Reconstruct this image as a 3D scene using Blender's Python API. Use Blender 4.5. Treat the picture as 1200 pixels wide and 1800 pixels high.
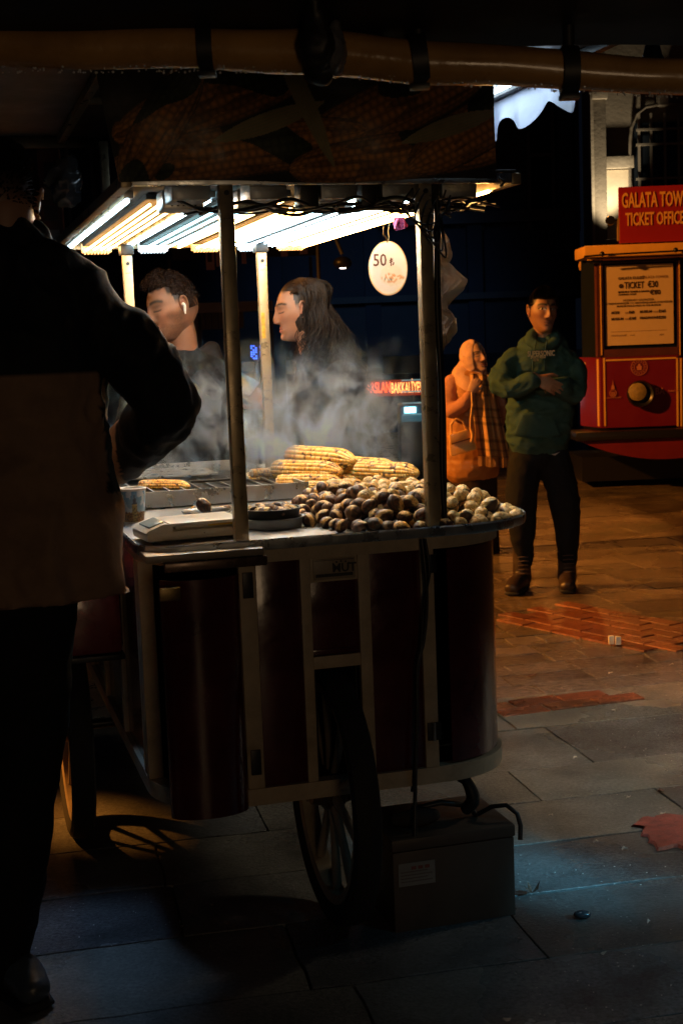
import bpy, bmesh, math, random
from mathutils import Vector, Matrix, noise
random.seed(7)
for o in list(bpy.data.objects): bpy.data.objects.remove(o)
C = bpy.context.scene
COL = C.collection
# ------------------------------------------------------------------ camera
H = 1.42; F = 2500.0
TILT, ROLL, YAW = math.radians(6.85), math.radians(2.2), math.radians(15.6)
fw = Vector((0, math.cos(TILT), -math.sin(TILT))); r0 = Vector((1, 0, 0)); u0 = r0.cross(fw)
RT = r0*math.cos(ROLL) - u0*math.sin(ROLL); UP = u0*math.cos(ROLL) + r0*math.sin(ROLL)
cam_d = bpy.data.cameras.new('camera'); cam = bpy.data.objects.new('camera', cam_d); COL.objects.link(cam)
cam_d.lens = 50; cam_d.sensor_width = 24; cam_d.sensor_fit = 'HORIZONTAL'; cam_d.clip_start = .05; cam_d.clip_end = 300
cam.matrix_world = Matrix.Translation((0, 0, H)) @ Matrix((RT, UP, -fw)).transposed().to_4x4()
cam_d.dof.use_dof = True; cam_d.dof.focus_distance = 3.6; cam_d.dof.aperture_fstop = 13.0
C.camera = cam
# ------------------------------------------------------------------ world, exposure
W = bpy.data.worlds.new('World'); C.world = W; W.use_nodes = True
W.node_tree.nodes['Background'].inputs[0].default_value = (.10, .16, .30, 1)
W.node_tree.nodes['Background'].inputs[1].default_value = .010
C.view_settings.view_transform = 'Standard'; C.view_settings.look = 'None'
C.view_settings.exposure = 0.3; C.view_settings.gamma = 1
C.cycles.use_denoising = True; C.cycles.max_bounces = 6; C.cycles.volume_bounces = 0
C.cycles.volume_step_rate = 1.0; C.cycles.volume_max_steps = 128; C.cycles.sample_clamp_indirect = 4.0
C.cycles.caustics_reflective = False; C.cycles.caustics_refractive = False

gnd0=(.50,3.62,0)
def lamp(name, kind, loc, energy, color, size=.1, target=None, spot=None, blend=.5):
    d = bpy.data.lights.new(name, kind); d.energy = energy; d.color = color
    if kind == 'AREA': d.size = size
    else: d.shadow_soft_size = size
    if spot: d.spot_size = math.radians(spot); d.spot_blend = blend
    o = bpy.data.objects.new(name, d); COL.objects.link(o); o.location = loc
    if target is not None:
        o.rotation_euler = (Vector(target) - Vector(loc)).to_track_quat('-Z', 'Y').to_euler()
    return o
# sodium street lamp, off frame to the left beyond the cart
lamp('street_light', 'SPOT', (-6.0, 8.2, 4.6), 3600, (1, .34, .045), .12, (4.2, 9.4, .6), 66, .5)
lamp('wheel_fill_spot', 'SPOT', (-6.0, 8.0, 4.6), 3800, (1, .34, .045), .12, (-1.04, 4.34, .18), 2.6, .5)  # added narrow spot for the orange on the left wheel
lamp('facade_blue_fill', 'SPOT', (.4, 14.5, 3.6), 130, (.22, .48, .95), .6, (.5, 22, 1.5), 42, 1.0)  # added spot that washes the dark facade blue
# added cool spot that tints the paving at lower right teal
lamp('paving_teal_fill', 'SPOT', (3.0, 1.4, 3.4), 75, (.22, .72, 1), .2, (1.35, 3.35, 0), 34, 1.0)
# added warm fill behind the camera for the cart front and banner
lamp('front_fill_light', 'AREA', (1.0, -2.2, 1.15), 6.0, (1, .66, .36), .8, (.1, 3.2, 1.0))
# warm shop window to the right, off frame
lamp('shop_window_light', 'SPOT', (4.6, 5.4, 2.6), 300, (1, .84, .60), .35, (1.35, 4.75, 0), 38, .9)
lamp('teal_patch_spot', 'SPOT', (3.2, 1.9, 1.7), 1100, (.18, .66, 1), .12, tuple(gnd0), 7.5, 1.0)  # added spot that makes the teal patch beside the box
lamp('added_spill_spot', 'SPOT', (-.66, 3.72, 1.68), 24, (.32, .58, 1), .14, (-.82, 3.2, 0), 46, 1.0)  # added spot standing in for strip light spill on the left paving
lamp('wet_glint_spot', 'SPOT', (1.9, 17.5, 5.6), 480, (1, .30, .04), .12, (1.9, 9.3, 0), 27, 1.0)  # backlight added to bring out glints on the wet paving
# uplight at the foot of the lit wall panel
# ------------------------------------------------------------------ helpers
def at(px, py, Y):
    d = RT*(px-600)/F - UP*(py-900)/F + fw
    return Vector((0, 0, H)) + d*(Y/d.y)
def gnd(px, py, z=0.0):
    d = RT*(px-600)/F - UP*(py-900)/F + fw
    return Vector((0, 0, H)) + d*((z-H)/d.z)
OX, OY = 0.0, 3.30
ca, sa = math.cos(YAW), math.sin(YAW)
def K(u, v, z): return Vector((OX+u*ca-v*sa, OY+u*sa+v*ca, z))
KR = Matrix.Rotation(YAW, 3, 'Z')
TEX = {}
def nz(p, s=1.0): return noise.noise(Vector(p)*s)

class G:                                   # a growing mesh, world coordinates
    def __init__(self): self.v=[]; self.f=[]; self.c=[]; self.col=(1,1,1)
    def add(self, vs, fs, col=None):
        n=len(self.v); self.v += [Vector(a) for a in vs]; self.f += [tuple(i+n for i in f) for f in fs]
        self.c += [col or self.col]*len(vs); return self
    def box(self, lo, hi, T=None, bev=0.0, col=None):
        T = T or (lambda x,y,z: Vector((x,y,z)))
        x0,y0,z0=lo; x1,y1,z1=hi; b=min(bev,(x1-x0)*.45,(y1-y0)*.45,(z1-z0)*.45)
        if b<=0:
            vs=[T(x,y,z) for z in (z0,z1) for y in (y0,y1) for x in (x0,x1)]
            return self.add(vs,[(0,2,3,1),(4,5,7,6),(0,1,5,4),(2,6,7,3),(0,4,6,2),(1,3,7,5)],col)
        bm=bmesh.new(); bmesh.ops.create_cube(bm,size=1)
        for q in bm.verts: q.co=Vector(((x0+x1)/2+q.co.x*(x1-x0),(y0+y1)/2+q.co.y*(y1-y0),(z0+z1)/2+q.co.z*(z1-z0)))
        bmesh.ops.bevel(bm,geom=bm.edges[:],offset=b,segments=2,affect='EDGES',profile=.6)
        bm.verts.index_update()
        self.add([T(*q.co) for q in bm.verts],[[w.index for w in f.verts] for f in bm.faces],col); bm.free(); return self
    def tube(self, pts, r, n=8, caps=True, col=None, flat=None):
        pts=[Vector(p) for p in pts]; m=len(pts)
        if not hasattr(r,'__len__'): r=[r]*m
        vs=[]; fs=[]; up=None
        for i,p in enumerate(pts):
            t=(pts[min(i+1,m-1)]-pts[max(i-1,0)]).normalized()
            if up is None:
                up=Vector((0,0,1)) if abs(t.z)<.9 else Vector((0,1,0))
                if flat: up=Vector(flat)
            a=(up-t*up.dot(t)).normalized(); up=a if not flat else up; b=t.cross(a)
            ra,rb=(r[i] if hasattr(r[i],'__len__') else (r[i],r[i]))
            for k in range(n):
                an=2*math.pi*k/n; vs.append(p+a*math.cos(an)*ra+b*math.sin(an)*rb)
        for i in range(m-1):
            for k in range(n): fs.append((i*n+k,(i+1)*n+k,(i+1)*n+(k+1)%n,i*n+(k+1)%n)[::-1])
        if caps: fs.append(tuple(range(n))); fs.append(tuple((m-1)*n+k for k in range(n))[::-1])
        return self.add(vs,fs,col)
    def limb(self, pts, r, n=16, flat=None, sub=5):    # rounded closed tube through joints
        pts=[Vector(p) for p in pts]; P2=[];R2=[]
        rr=[(q if hasattr(q,'__len__') else (q,q)) for q in r]
        for i in range(len(pts)-1):
            for k in range(sub):
                t=k/sub; p0=pts[max(i-1,0)];p1=pts[i];p2=pts[i+1];p3=pts[min(i+2,len(pts)-1)]
                q=.5*((2*p1)+(p2-p0)*t+(2*p0-5*p1+4*p2-p3)*t*t+(3*p1-p0-3*p2+p3)*t**3)
                s=t*t*(3-2*t); P2.append(q); R2.append((rr[i][0]*(1-s)+rr[i+1][0]*s, rr[i][1]*(1-s)+rr[i+1][1]*s))
        P2.append(pts[-1]); R2.append(rr[-1])
        def cap(p,d,ra,side):
            out=[]
            for a in (.35,.7,1.0,1.25,1.45):
                c=math.cos(a); s=math.sin(a); out.append((p+d*s*min(ra)*.8,(ra[0]*c,ra[1]*c)))
            return out
        d0=(P2[0]-P2[1]).normalized(); d1=(P2[-1]-P2[-2]).normalized()
        A=cap(P2[0],d0,R2[0],0)[::-1]; B=cap(P2[-1],d1,R2[-1],1)
        P3=[a[0] for a in A]+P2+[b[0] for b in B]; R3=[a[1] for a in A]+R2+[b[1] for b in B]
        return self.tube(P3,R3,n,True,None,flat)
    def ball(self, c, r, seg=16, ring=10, M=None, col=None):
        c=Vector(c); r=r if hasattr(r,'__len__') else (r,r,r); vs=[];fs=[]
        for i in range(ring+1):
            th=math.pi*i/ring
            for k in range(seg):
                ph=2*math.pi*k/seg; q=Vector((math.sin(th)*math.cos(ph)*r[0],math.sin(th)*math.sin(ph)*r[1],math.cos(th)*r[2]))
                vs.append(c+(M@q if M else q))
        for i in range(ring):
            for k in range(seg):
                a,b,d,e=i*seg+k,(i+1)*seg+k,(i+1)*seg+(k+1)%seg,i*seg+(k+1)%seg
                fs.append((a,b,d,e))
        return self.add(vs,fs,col)
    def grid(self, fn, nu, nv, colfn=None):            # open sheet
        vs=[];cs=[]
        for j in range(nv+1):
            for i in range(nu+1):
                vs.append(fn(i/nu,j/nv)); cs.append(colfn(i/nu,j/nv) if colfn else self.col)
        n=len(self.v); self.v+=vs; self.c+=cs
        for j in range(nv):
            for i in range(nu):
                a=n+j*(nu+1)+i; self.f.append((a,a+1,a+nu+2,a+nu+1))
        return self
    def poly(self, outer, depth, T):                   # prism of a 2-D outline; T(x,y,d)
        n=len(outer); vs=[T(x,y,0) for x,y in outer]+[T(x,y,depth) for x,y in outer]
        fs=[tuple(range(n)),tuple(range(2*n-1,n-1,-1))]+[(i,i+n,(i+1)%n+n,(i+1)%n) for i in range(n)]
        return self.add(vs,fs)
WL={}
def link(name, me, loc, parent, kind=None):
    o=bpy.data.objects.new(name, me); COL.objects.link(o)
    WL[o.name]=Vector(loc)
    if parent is not None: o.parent=parent; o.location=Vector(loc)-WL[parent.name]
    else: o.location=loc
    if kind: o['kind']=kind
    return o
def mk(name, g, mat, parent=None, smooth=True, kind=None, origin=None, ang=40, loc_bottom=False, fixn=True):
    xs=[v.x for v in g.v]; ys=[v.y for v in g.v]; zs=[v.z for v in g.v]
    c=origin or Vector(((min(xs)+max(xs))/2,(min(ys)+max(ys))/2,min(zs) if parent is None else (min(zs)+max(zs))/2))
    c=Vector(c)
    me=bpy.data.meshes.new(name); me.from_pydata([v-c for v in g.v],[],g.f); me.update()
    if fixn:
        bm=bmesh.new(); bm.from_mesh(me); bmesh.ops.recalc_face_normals(bm,faces=bm.faces[:]); bm.to_mesh(me); bm.free()
    if any(q!=(1,1,1) for q in g.c):
        ca_=me.color_attributes.new('Col','FLOAT_COLOR','POINT')
        flat=[]; 
        for q in g.c: flat+= [q[0],q[1],q[2],1.0]
        ca_.data.foreach_set('color',flat)
    if smooth:
        me.shade_smooth(); me.set_sharp_from_angle(angle=math.radians(ang))
    me.materials.append(mat)
    return link(name, me, c, parent, kind)
def tag(o, label=None, cat=None, group=None, kind=None):
    if label: o['label']=label
    if cat: o['category']=cat
    if group: o['group']=group
    if kind: o['kind']=kind
    return o
def empty(name, loc, label, cat, group=None):
    o=bpy.data.objects.new(name,None); COL.objects.link(o); o.empty_display_size=.1
    WL[o.name]=Vector(loc); o.location=loc
    return tag(o,label,cat,group)
def kids(o): return [c for c in bpy.data.objects if c.parent==o]
def copy_tree(o, parent=None):
    c=o.copy(); COL.objects.link(c); c.parent=parent
    for ch in kids(o): copy_tree(ch,c)
    return c
def evalmods(g, mods, name='t'):            # g -> remeshed G through modifiers
    me=bpy.data.meshes.new(name); me.from_pydata(g.v,[],g.f); me.update()
    bm=bmesh.new(); bm.from_mesh(me); bmesh.ops.recalc_face_normals(bm,faces=bm.faces[:]); bm.to_mesh(me); bm.free()
    o=bpy.data.objects.new(name,me); COL.objects.link(o)
    for kind,kw in mods:
        m=o.modifiers.new('m',kind)
        for k,v in kw.items(): setattr(m,k,v)
    dg=bpy.context.evaluated_depsgraph_get(); ev=o.evaluated_get(dg); m2=ev.to_mesh()
    vs=[v.co.copy() for v in m2.vertices]; fs=[tuple(p.vertices) for p in m2.polygons]; ns=[v.normal.copy() for v in m2.vertices]
    ev.to_mesh_clear(); bpy.data.objects.remove(o); bpy.data.meshes.remove(me)
    out=G(); out.add(vs,fs); out.n=ns; return out
def body(g, vox=.01, it=4, amp=0.0, fr=6, aniso=(1,1,1), fine=0.0):
    o=evalmods(g,[('REMESH',dict(mode='VOXEL',voxel_size=vox)),('SMOOTH',dict(iterations=it,factor=.5))])
    if amp or fine:
        for i,p in enumerate(o.v):
            q=Vector((p.x*aniso[0],p.y*aniso[1],p.z*aniso[2]))
            w=Vector((nz(q,3),nz(q+Vector((5,1,2)),3),nz(q+Vector((1,7,3)),3)))*.12
            a=1-abs(nz(q+w,fr))*2.2; b=1-abs(nz(q+w+Vector((3,3,3)),fr*2.1))*2.2
            o.v[i]=p+o.n[i]*(amp*(a*.7+b*.3-.3)+fine*nz(p,60))
    return o

# ------------------------------------------------------------------ materials
def mat(name, color, rough=.6, metal=0.0, var=0.0, vscale=6.0, bump=0.0, bscale=40.0, rvar=0.0, spec=.5, attr=False, emis=None, estr=0, coat=0.0, sss=0.0, rnd=0.0, alpha=1.0, trans=0.0):
    m=bpy.data.materials.new(name); m.use_nodes=True; nt=m.node_tree; N=nt.nodes; L=nt.links
    b=N['Principled BSDF']; b.inputs['Base Color'].default_value=(*color,1)
    b.inputs['Roughness'].default_value=rough; b.inputs['Metallic'].default_value=metal
    b.inputs['Specular IOR Level'].default_value=spec
    if coat: b.inputs['Coat Weight'].default_value=coat; b.inputs['Coat Roughness'].default_value=.08
    if sss: b.inputs['Subsurface Weight'].default_value=sss; b.inputs['Subsurface Scale'].default_value=.01; b.inputs['Subsurface Radius'].default_value=(1,.35,.2)
    if trans: b.inputs['Transmission Weight'].default_value=trans
    if alpha<1: b.inputs['Alpha'].default_value=alpha
    tc=N.new('ShaderNodeTexCoord'); src=None
    if attr:
        a=N.new('ShaderNodeVertexColor'); a.layer_name='Col'; src=a.outputs[0]
    if var or rvar:
        n=N.new('ShaderNodeTexNoise'); n.inputs['Scale'].default_value=vscale; n.inputs['Detail'].default_value=8; n.inputs['Roughness'].default_value=.65
        L.new(tc.outputs['Object'],n.inputs['Vector'])
        if var:
            mr=N.new('ShaderNodeMapRange'); mr.inputs[1].default_value=.3; mr.inputs[2].default_value=.7
            mr.inputs[3].default_value=1-var; mr.inputs[4].default_value=1+var; L.new(n.outputs[0],mr.inputs[0])
            mx=N.new('ShaderNodeVectorMath'); mx.operation='SCALE'
            if src: L.new(src,mx.inputs[0])
            else: mx.inputs[0].default_value=color
            L.new(mr.outputs[0],mx.inputs['Scale']); src=mx.outputs[0]
        if rvar:
            mr=N.new('ShaderNodeMapRange'); mr.inputs[1].default_value=.35; mr.inputs[2].default_value=.65
            mr.inputs[3].default_value=max(.03,rough-rvar); mr.inputs[4].default_value=min(1,rough+rvar); L.new(n.outputs[0],mr.inputs[0]); L.new(mr.outputs[0],b.inputs['Roughness'])
    if rnd:
        oi=N.new('ShaderNodeObjectInfo'); mr=N.new('ShaderNodeMapRange'); mr.inputs[3].default_value=1-rnd; mr.inputs[4].default_value=1+rnd
        L.new(oi.outputs['Random'],mr.inputs[0]); mx=N.new('ShaderNodeVectorMath'); mx.operation='SCALE'
        if src: L.new(src,mx.inputs[0])
        else: mx.inputs[0].default_value=color
        L.new(mr.outputs[0],mx.inputs['Scale']); src=mx.outputs[0]
    if src: L.new(src,b.inputs['Base Color'])
    if bump:
        n=N.new('ShaderNodeTexNoise'); n.inputs['Scale'].default_value=bscale; n.inputs['Detail'].default_value=6
        L.new(tc.outputs['Object'],n.inputs['Vector']); bp=N.new('ShaderNodeBump'); bp.inputs['Strength'].default_value=1; bp.inputs['Distance'].default_value=bump
        L.new(n.outputs[0],bp.inputs['Height']); L.new(bp.outputs[0],b.inputs['Normal'])
    if emis: b.inputs['Emission Color'].default_value=(*emis,1); b.inputs['Emission Strength'].default_value=estr
    return m
def translucent(m,amount=.5):
    nt=m.node_tree; b=nt.nodes['Principled BSDF']; t=nt.nodes.new('ShaderNodeBsdfTranslucent'); x=nt.nodes.new('ShaderNodeMixShader'); x.inputs[0].default_value=amount
    src=b.inputs['Base Color']
    if src.links: nt.links.new(src.links[0].from_socket,t.inputs[0])
    else: t.inputs[0].default_value=src.default_value
    nt.links.new(b.outputs[0],x.inputs[1]); nt.links.new(t.outputs[0],x.inputs[2])
    nt.links.new(x.outputs[0],nt.nodes['Material Output'].inputs[0])
M_={}
def mt(key,*a,**k):
    if key not in M_: M_[key]=mat(key,*a,**k)
    return M_[key]
red_paint=mat('dark_red_paint',(.065,.006,.008),.20,0,.4,8,.0005,26,.08,coat=.3)
cream_paint=mat('cream_trim_paint',(.48,.38,.26),.5,0,.25,14,.0004,60,.12)
black_paint=mat('black_inside',(.008,.008,.009),.8)
steel=mat('brushed_steel',(.42,.44,.45),.32,.9,.15,18,.0003,90,.12)
steel_dull=mat('scratched_steel',(.30,.32,.34),.38,.75,.25,9,.0004,70,.14)
post_paint=mat('post_metal',(.40,.32,.20),.34,.55,.12,20,.0002,80,.1)
brown_metal=mat('brown_edge_metal',(.10,.06,.04),.3,.4,.2,10,rvar=.1)
dark_metal=mat('dark_metal',(.03,.03,.03),.4,.7,.3,12,rvar=.12)
rubber=mat('tyre_rubber',(.010,.010,.011),.75,0,.3,20,.001,60)
black_plastic=mat('black_plastic',(.012,.012,.013),.4,0,.1,20)
white_plastic=mat('white_plastic',(.62,.60,.54),.35,0,.05,8,.0001,90)
brass=mat('hinge_brass',(.14,.10,.045),.35,.9,.2,30)
skin_v=mat('skin',(1,1,1),.5,0,.06,30,.0002,220,attr=True,sss=.12)
def fabric(name,col,var=.12,bump=.0006,bs=350,rough=.85,**k): return mat(name,col,rough,0,var,25,bump,bs,spec=.25,**k)

# =================================================================== GROUND
SY=math.radians(12)
def S(p,q,z): return Vector((p*math.cos(SY)-q*math.sin(SY), p*math.sin(SY)+q*math.cos(SY), z))
joint=mat('wet_joint_grout',(.060,.056,.050),.35,0,.3,8,.004,60,.2)
g=G(); n=60
g.grid(lambda a,b: Vector((-60+120*a,-20+140*b,-.007)),n,n)
ground=mk('ground',g,joint,kind='structure',smooth=False)
def stone_mat(name,c,rough,var,bump,bs,rv,rnd=.3):
    m=mat(name,c,rough,0,var,3.5,bump,bs,rv,rnd=rnd)
    return m
def wet_stone(name,cols,rlo,rhi,bump,bs,puddle=.5):
    m=bpy.data.materials.new(name); m.use_nodes=True; nt=m.node_tree; N=nt.nodes; L=nt.links; b=N['Principled BSDF']
    geo=N.new('ShaderNodeNewGeometry'); oi=N.new('ShaderNodeObjectInfo')
    cr=N.new('ShaderNodeValToRGB'); cr.color_ramp.interpolation='LINEAR'
    while len(cr.color_ramp.elements)<len(cols): cr.color_ramp.elements.new(.5)
    for i,c in enumerate(cols): cr.color_ramp.elements[i].position=i/(len(cols)-1); cr.color_ramp.elements[i].color=(*c,1)
    L.new(oi.outputs['Random'],cr.inputs[0])
    n1=N.new('ShaderNodeTexNoise'); n1.inputs['Scale'].default_value=2.2; n1.inputs['Detail'].default_value=10; n1.inputs['Roughness'].default_value=.7; L.new(geo.outputs['Position'],n1.inputs['Vector'])
    n2=N.new('ShaderNodeTexNoise'); n2.inputs['Scale'].default_value=bs; n2.inputs['Detail'].default_value=8; n2.inputs['Roughness'].default_value=.7; L.new(geo.outputs['Position'],n2.inputs['Vector'])
    mr=N.new('ShaderNodeMapRange'); mr.inputs[1].default_value=.3; mr.inputs[2].default_value=.7; mr.inputs[3].default_value=.35; mr.inputs[4].default_value=1.55; L.new(n1.outputs[0],mr.inputs[0])
    ms=N.new('ShaderNodeVectorMath'); ms.operation='SCALE'; L.new(cr.outputs[0],ms.inputs[0]); L.new(mr.outputs[0],ms.inputs['Scale'])
    mr3=N.new('ShaderNodeMapRange'); mr3.inputs[1].default_value=.35; mr3.inputs[2].default_value=.65; mr3.inputs[3].default_value=.62; mr3.inputs[4].default_value=1.35; L.new(n2.outputs[0],mr3.inputs[0])
    ms2=N.new('ShaderNodeVectorMath'); ms2.operation='SCALE'; L.new(ms.outputs[0],ms2.inputs[0]); L.new(mr3.outputs[0],ms2.inputs['Scale']); L.new(ms2.outputs[0],b.inputs['Base Color'])
    n3=N.new('ShaderNodeTexNoise'); n3.inputs['Scale'].default_value=1.3; n3.inputs['Detail'].default_value=6; L.new(geo.outputs['Position'],n3.inputs['Vector'])
    mr2=N.new('ShaderNodeMapRange'); mr2.inputs[1].default_value=puddle-.1; mr2.inputs[2].default_value=puddle+.12; mr2.inputs[3].default_value=rlo; mr2.inputs[4].default_value=rhi; L.new(n3.outputs[0],mr2.inputs[0]); L.new(mr2.outputs[0],b.inputs['Roughness'])
    bp=N.new('ShaderNodeBump'); bp.inputs['Distance'].default_value=bump; bp.inputs['Strength'].default_value=1; L.new(n2.outputs[0],bp.inputs['Height']); L.new(bp.outputs[0],b.inputs['Normal'])
    return m
smooth_stone=wet_stone('wet_smooth_slab',[(.15,.15,.145),(.10,.095,.09),(.20,.195,.17),(.13,.14,.15),(.085,.07,.065)],.20,.5,.0035,90)
rough_stone=wet_stone('wet_hammered_slab',[(.27,.23,.22),(.15,.13,.12),(.19,.17,.16)],.14,.35,.018,38)
far_stone=wet_stone('wet_far_slab',[(.17,.13,.09),(.11,.09,.065),(.21,.16,.11)],.12,.40,.012,26)
brick_stone=wet_stone('wet_paving_brick',[(.24,.085,.04),(.17,.06,.035),(.28,.11,.05)],.16,.42,.006,50)
red_stone=wet_stone('red_slab',[(.26,.065,.05),(.26,.065,.05)],.2,.5,.010,30)
def slab(p0,q0,p1,q1,m,name='paving_slab',gap=.004,th=.05,dz=0,wob=.004):
    g=G(); x0,x1,y0,y1=p0+gap,p1-gap,q0+gap,q1-gap
    nx=max(1,int((x1-x0)/.08)); ny=max(1,int((y1-y0)/.08)); z=dz+random.uniform(-.0015,.0015); tx=random.uniform(-.003,.003); ty=random.uniform(-.003,.003)
    b=.0015
    ring=[(x0,y0),(x1,y0),(x1,y1),(x0,y1)]
    def hz(x,y): return z+(x-(x0+x1)/2)*tx+(y-(y0+y1)/2)*ty
    def jit(x,y): return (x+nz((x*9,y*9,1))*wob, y+nz((x*9,y*9,4))*wob)
    # outline with uneven edge
    pts=[]
    for i in range(4):
        a=ring[i]; c=ring[(i+1)%4]; k=nx if i%2==0 else ny
        for j in range(k): t=j/k; pts.append(jit(a[0]+(c[0]-a[0])*t,a[1]+(c[1]-a[1])*t))
    cx,cy=(x0+x1)/2,(y0+y1)/2; n=len(pts)
    top=[S(cx+(x-cx)*(1-b/max(abs(x1-cx),.02)),cy+(y-cy)*(1-b/max(abs(y1-cy),.02)),hz(x,y)) for x,y in pts]
    mid=[S(x,y,hz(x,y)-b) for x,y in pts]; bot=[S(x,y,-th) for x,y in pts]
    g.add(top+mid+bot,[tuple(range(n))]+[(i,i+n,(i+1)%n+n,(i+1)%n)[::-1] for i in range(n)]+[(i+n,i+2*n,(i+1)%n+2*n,(i+1)%n+n)[::-1] for i in range(n)])
    return mk(name,g,m,ground,smooth=False,fixn=False)
rows=[(2.3,2.62),(2.62,2.95),(2.95,3.32),(3.32,3.66),(3.66,4.0),(4.0,4.32),(4.32,4.78),(4.78,5.22)]
for i,(a,b) in enumerate(rows):
    p=-2.0+random.uniform(0,.4)
    while p<3.4:
        w=random.choice([.55,.7,.85,1.1])
        slab(p,a,p+w,b,smooth_stone,th=.03,wob=.009,gap=.003); p+=w
def shows(p,q,w):
    c=S(p+w/2,q,0); return .03*c.y<c.x<.31*c.y
a=5.22
while a<6.28:
    p=-.4+random.uniform(0,.2)
    while p<4:
        w=random.choice([.16,.22,.28,.36])
        if shows(p,a,w): slab(p,a,p+w,a+.178,rough_stone,gap=.005,wob=.012,th=.03)
        p+=w
    a+=.178
a=6.29
while a<14.5:
    b=a+(.30 if a<8.9 else .62); p=-5+random.uniform(0,.5)
    while p<8.5:
        w=random.choice([.32,.45,.6] if a<8.9 else [.9,1.2,1.6])
        if shows(p,a,w) or a>8.8: slab(p,a,p+w,b,far_stone,gap=.006,wob=.012,th=.03)
        p+=w
    a=b
print('slabs',len([o for o in bpy.data.objects if o.name.startswith('paving_slab')]))
# brick strips set between the slabs
def brick_run(P0,P1,rowsn,bw=.2,bd=.098):
    P0=Vector(P0);P1=Vector(P1);d=(P1-P0);L_=d.length;d.normalize();nn=Vector((-d.y,d.x,0))
    for r in range(rowsn):
        s=-(r%2)*bw/2
        while s<L_:
            g=G(); z=.017+random.uniform(-.002,.0025)
            def T(x,y,zz,s=s,r=r,z=z): return P0+d*(s+x)+nn*(r*bd+y)+Vector((0,0,zz))
            g.box((.004,.004,-.02),(bw-.004,bd-.004,z-.009),T,.004)
            mk('brick',g,brick_stone,ground,smooth=False,fixn=False); s+=bw
a_=gnd(870,1092); b_=gnd(1125,1146)
brick_run((a_.x,a_.y,0),(b_.x,b_.y,0),6)
a_=gnd(888,1225+60); b_=gnd(1010,1240); 
brick_run((gnd(885,1262).x,gnd(885,1262).y,0),(gnd(1075,1238).x,gnd(1075,1238).y,0),2)
# red concrete slab with a broken edge
g=G(); pts=[(1118,1448),(1150,1438),(1215,1436),(1260,1470),(1225,1497),(1170,1494),(1140,1480)]
P=[gnd(x,y) for x,y in pts]; PP=[]
for i in range(len(P)):
    for k in range(9):
        q=P[i].lerp(P[(i+1)%len(P)],k/9); PP.append(Vector((q.x+nz(q,22)*.035,q.y+nz(q+Vector((3,3,3)),22)*.05,0)))
n=len(PP); cc=sum(PP,Vector())/n
g.add([cc+(q-cc)*.93+Vector((0,0,.009+nz(q,9)*.004)) for q in PP]+[q+Vector((0,0,.001)) for q in PP]+[cc+Vector((0,0,.011))],
      [(i,i+n,(i+1)%n+n,(i+1)%n)[::-1] for i in range(n)]+[(2*n,i,(i+1)%n) for i in range(n)])
mk('paving_slab',g,red_stone,ground,smooth=False)
# =================================================================== CART
LBL='dark red wooden street food cart with cream trim, big spoked wheels and lit lamp roof'
cart=empty('food_cart',K(0,.95,0),LBL,'food cart')
def kbox(name,lo,hi,m,parent=None,bev=.002,**k):
    return mk(name,G().box(lo,hi,K,bev),m,parent or cart,**k)
R=.20; UL,UR,VN,VF=-.455,.445,0.0,1.92
def foot(off=0.0,n=10,skip=None):      # outline of the body, ccw from near left
    pts=[]; 
    for cx,cy,a0 in ((UR-R,VN+R,-90),(UR-R,VF-R,0),(UL+R,VF-R,90),(UL+R,VN+R,180)):
        for k in range(n+1):
            a=math.radians(a0+90*k/n); pts.append((cx+(R+off)*math.cos(a),cy+(R+off)*math.sin(a)))
    return pts
def band(z0,z1,off0,off1,n=10):
    g=G(); o=foot(off1,n); i_=foot(off0,n); N=len(o)
    vs=[K(x,y,z) for z in (z0,z1) for ring in (o,i_) for x,y in ring]
    fs=[]
    for k in range(N):
        j=(k+1)%N
        fs+= [(k,j,2*N+j,2*N+k),(N+k,3*N+k,3*N+j,N+j),(2*N+k,2*N+j,3*N+j,3*N+k),(k,N+k,N+j,j)]
    return g.add(vs,fs)
mk('bottom_trim',band(.345,.385,-.03,.006),cream_paint,cart,ang=30)
mk('top_trim',band(.920,.950,-.03,.006),cream_paint,cart,ang=30)
# floor and inner core (dark)
mk('floor_board',G().poly([p for p in foot(-.012)],.02,lambda x,y,d:K(x,y,.36+d)),black_paint,cart,smooth=False)
def wallstrip(path,z0,z1,th=.006):
    g=G(); N=len(path); vs=[]
    for z in (z0,z1):
        for o in (0,-th):
            for i,(x,y) in enumerate(path):
                a=path[max(i-1,0)]; b=path[min(i+1,N-1)]; dx,dy=b[0]-a[0],b[1]-a[1]; l=math.hypot(dx,dy); nx,ny=dy/l,-dx/l
                vs.append(K(x+nx*o,y+ny*o,z))
    fs=[]
    for k in range(N-1): fs+=[(k,k+1,2*N+k+1,2*N+k),(N+k,3*N+k,3*N+k+1,N+k+1),(2*N+k,2*N+k+1,3*N+k+1,3*N+k),(k,N+k,N+k+1,k+1)]
    fs+=[(0,2*N,3*N,N),(N-1,2*N-1,4*N-1,3*N-1)]
    return g.add(vs,fs)
def arc(cx,cy,r,a0,a1,n=14): return [(cx+r*math.cos(math.radians(a0+(a1-a0)*k/n)),cy+r*math.sin(math.radians(a0+(a1-a0)*k/n))) for k in range(n+1)]
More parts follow.
